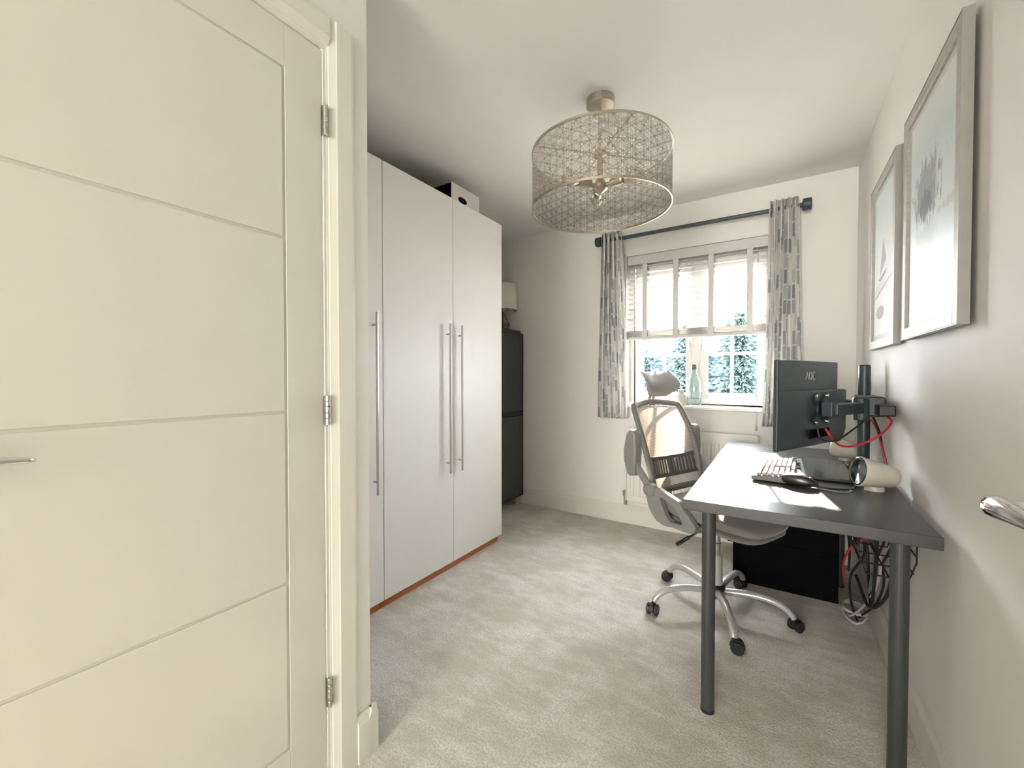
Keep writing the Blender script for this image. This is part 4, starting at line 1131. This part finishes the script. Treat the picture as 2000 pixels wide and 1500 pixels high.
for i in range(N_):
    ya = -0.185+0.37*i/N_; yb_ = -0.185+0.37*(i+1)/N_
    for za, zc in ((lz0-0.012, lz0+0.006), (lz1-0.006, lz1+0.012)):
        a, b_, c, d = lum_pt(ya, za), lum_pt(yb_, za), lum_pt(yb_, zc), lum_pt(ya, zc)
        bk = Vector((-0.008, 0, 0))
        lm.add([a, b_, c, d, a+bk, b_+bk, c+bk, d+bk], [(0,1,2,3),(7,6,5,4),(0,4,5,1),(1,5,6,2),(2,6,7,3),(3,7,4,0)])
    if True:
        ym = ya + (yb_-ya)*0.5; w_ = 0.0060 if i != 7 else 0.0125
        a, b_, c, d = lum_pt(ym-w_, lz0), lum_pt(ym+w_, lz0), lum_pt(ym+w_, lz1), lum_pt(ym-w_, lz1)
        lm.add([a, b_, c, d, a+bk, b_+bk, c+bk, d+bk], [(0,1,2,3),(7,6,5,4),(0,4,5,1),(1,5,6,2),(2,6,7,3),(3,7,4,0)])
cp('lumbar_support', lm, 'lumbar')
sp_ = smoothpts([(-0.06, 0, 0.450), (-0.20, 0, 0.455), (-0.285, 0, 0.50), (-0.300, 0, 0.58), (-0.315, 0, 0.66)], 5)
cp('back_spine', B().tube(sp_, [0.026]*len(sp_), 10, flat=0.6, up=(0, 1, 0)), 'chair', smooth=True)
# headrest
for y in (-0.016, 0.016):
    cp('headrest_post', B().tube(smoothpts([(-0.408, y, 1.030), (-0.416, y, 1.070), (-0.398, y, 1.105), (-0.392, y, 1.13)], 4), 0.0075, 8), 'chair', smooth=True)
def head(side):
    def fn(u, v_):
        z_ = 1.086 + 0.144*v_
        hw = 0.062 + 0.088*math.sin(min(1, v_*1.9+0.08)*math.pi/2) - 0.020*max(0, v_-0.72)/0.28
        y = (-1+2*u)*hw
        x = -0.375 + 0.022*math.sin(v_*math.pi*0.9) - 0.048*max(0, v_-0.45)**1.3/0.5 + 1.6*y*y*0.9
        edge = (1-abs(-1+2*u)**6)*(1-abs(-1+2*v_)**6)
        return (x + side*0.019*edge, y, z_)
    return fn
hb = B().grid(head(1), 28, 16).grid(head(-1), 28, 16)
hb.uv = None
cp('headrest', hb, 'pad', smooth=True)
# arms: plates beside the seat, pads flipped up
for s_ in (-1, 1):
    yo = 0.262*s_
    outer = [(-0.222, 0.590), (-0.205, 0.530), (-0.186, 0.500), (-0.156, 0.470), (-0.107, 0.456), (-0.06, 0.463), (0.033, 0.462), (0.055, 0.470), (0.068, 0.496), (0.030, 0.540), (0.004, 0.562), (-0.018, 0.590), (-0.035, 0.600), (-0.155, 0.640)]
    inner = [(-0.137, 0.590), (-0.119, 0.550), (-0.100, 0.512), (-0.082, 0.492), (-0.064, 0.486), (-0.011, 0.490), (-0.004, 0.497), (-0.022, 0.526), (-0.041, 0.556), (-0.055, 0.566), (-0.115, 0.593), (-0.130, 0.597)]
    # band between the outer and inner outline, resampled to match
    def resample(poly, n):
        P = [Vector((a, c)) for a, c in poly]; P.append(P[0])
        L = [0]
        for a, c in zip(P[:-1], P[1:]): L.append(L[-1]+(c-a).length)
        out = []
        for i in range(n):
            t = L[-1]*i/n
            for j in range(len(L)-1):
                if L[j] <= t <= L[j+1]:
                    f = (t-L[j])/max(1e-9, L[j+1]-L[j]); out.append(P[j].lerp(P[j+1], f)); break
        return out
    n_ = 40
    A_ = resample(outer, n_); I_ = resample(inner, n_)
    th = 0.014
    b = B()
    vs = [(p.x, yo-th, p.y) for p in A_] + [(p.x, yo-th, p.y) for p in I_] + [(p.x, yo+th, p.y) for p in A_] + [(p.x, yo+th, p.y) for p in I_]
    fs = []
    for i in range(n_):
        j = (i+1) % n_
        fs += [(i, j, n_+j, n_+i), (2*n_+j, 2*n_+i, 3*n_+i, 3*n_+j), (i, 2*n_+i, 2*n_+j, j), (n_+i, n_+j, 3*n_+j, 3*n_+i)]
    b.add(vs, fs)
    b.bar((-0.08, yo, 0.466), (-0.08, yo*0.35, 0.452), 0.05, 0.016).bar((0.02, yo, 0.470), (0.02, yo*0.35, 0.452), 0.05, 0.016)
    arm_o = cp('arm_support', b, 'chair', bevel=0.004)
    cp('pivot', B().lathe([(0.030, -0.022), (0.034, -0.018), (0.034, 0.020), (0.030, 0.024), (0.029, 0.020), (0.024, 0.0215)], (-0.200, yo, 0.616), (0, s_, 0), 28), 'chair', arm_o)
    cp('arm_bar', B().bar((-0.205, yo+0.004*s_, 0.625), (-0.310, yo+0.004*s_, 0.745), 0.020, 0.040, up=(1, 0, 0.8)), 'chair', arm_o, bevel=0.006)
    padp = [(-0.300, 0.668), (-0.286, 0.685), (-0.280, 0.80), (-0.288, 0.895), (-0.305, 0.915), (-0.330, 0.914), (-0.346, 0.885), (-0.366, 0.800), (-0.362, 0.740), (-0.340, 0.676), (-0.325, 0.666)]
    cp('arm_pad', B().prism(padp, (0, yo-0.030, 0), (1, 0, 0), (0, 0, 1), (0, 0.060, 0)), 'chair', arm_o, bevel=0.012, seg=3)
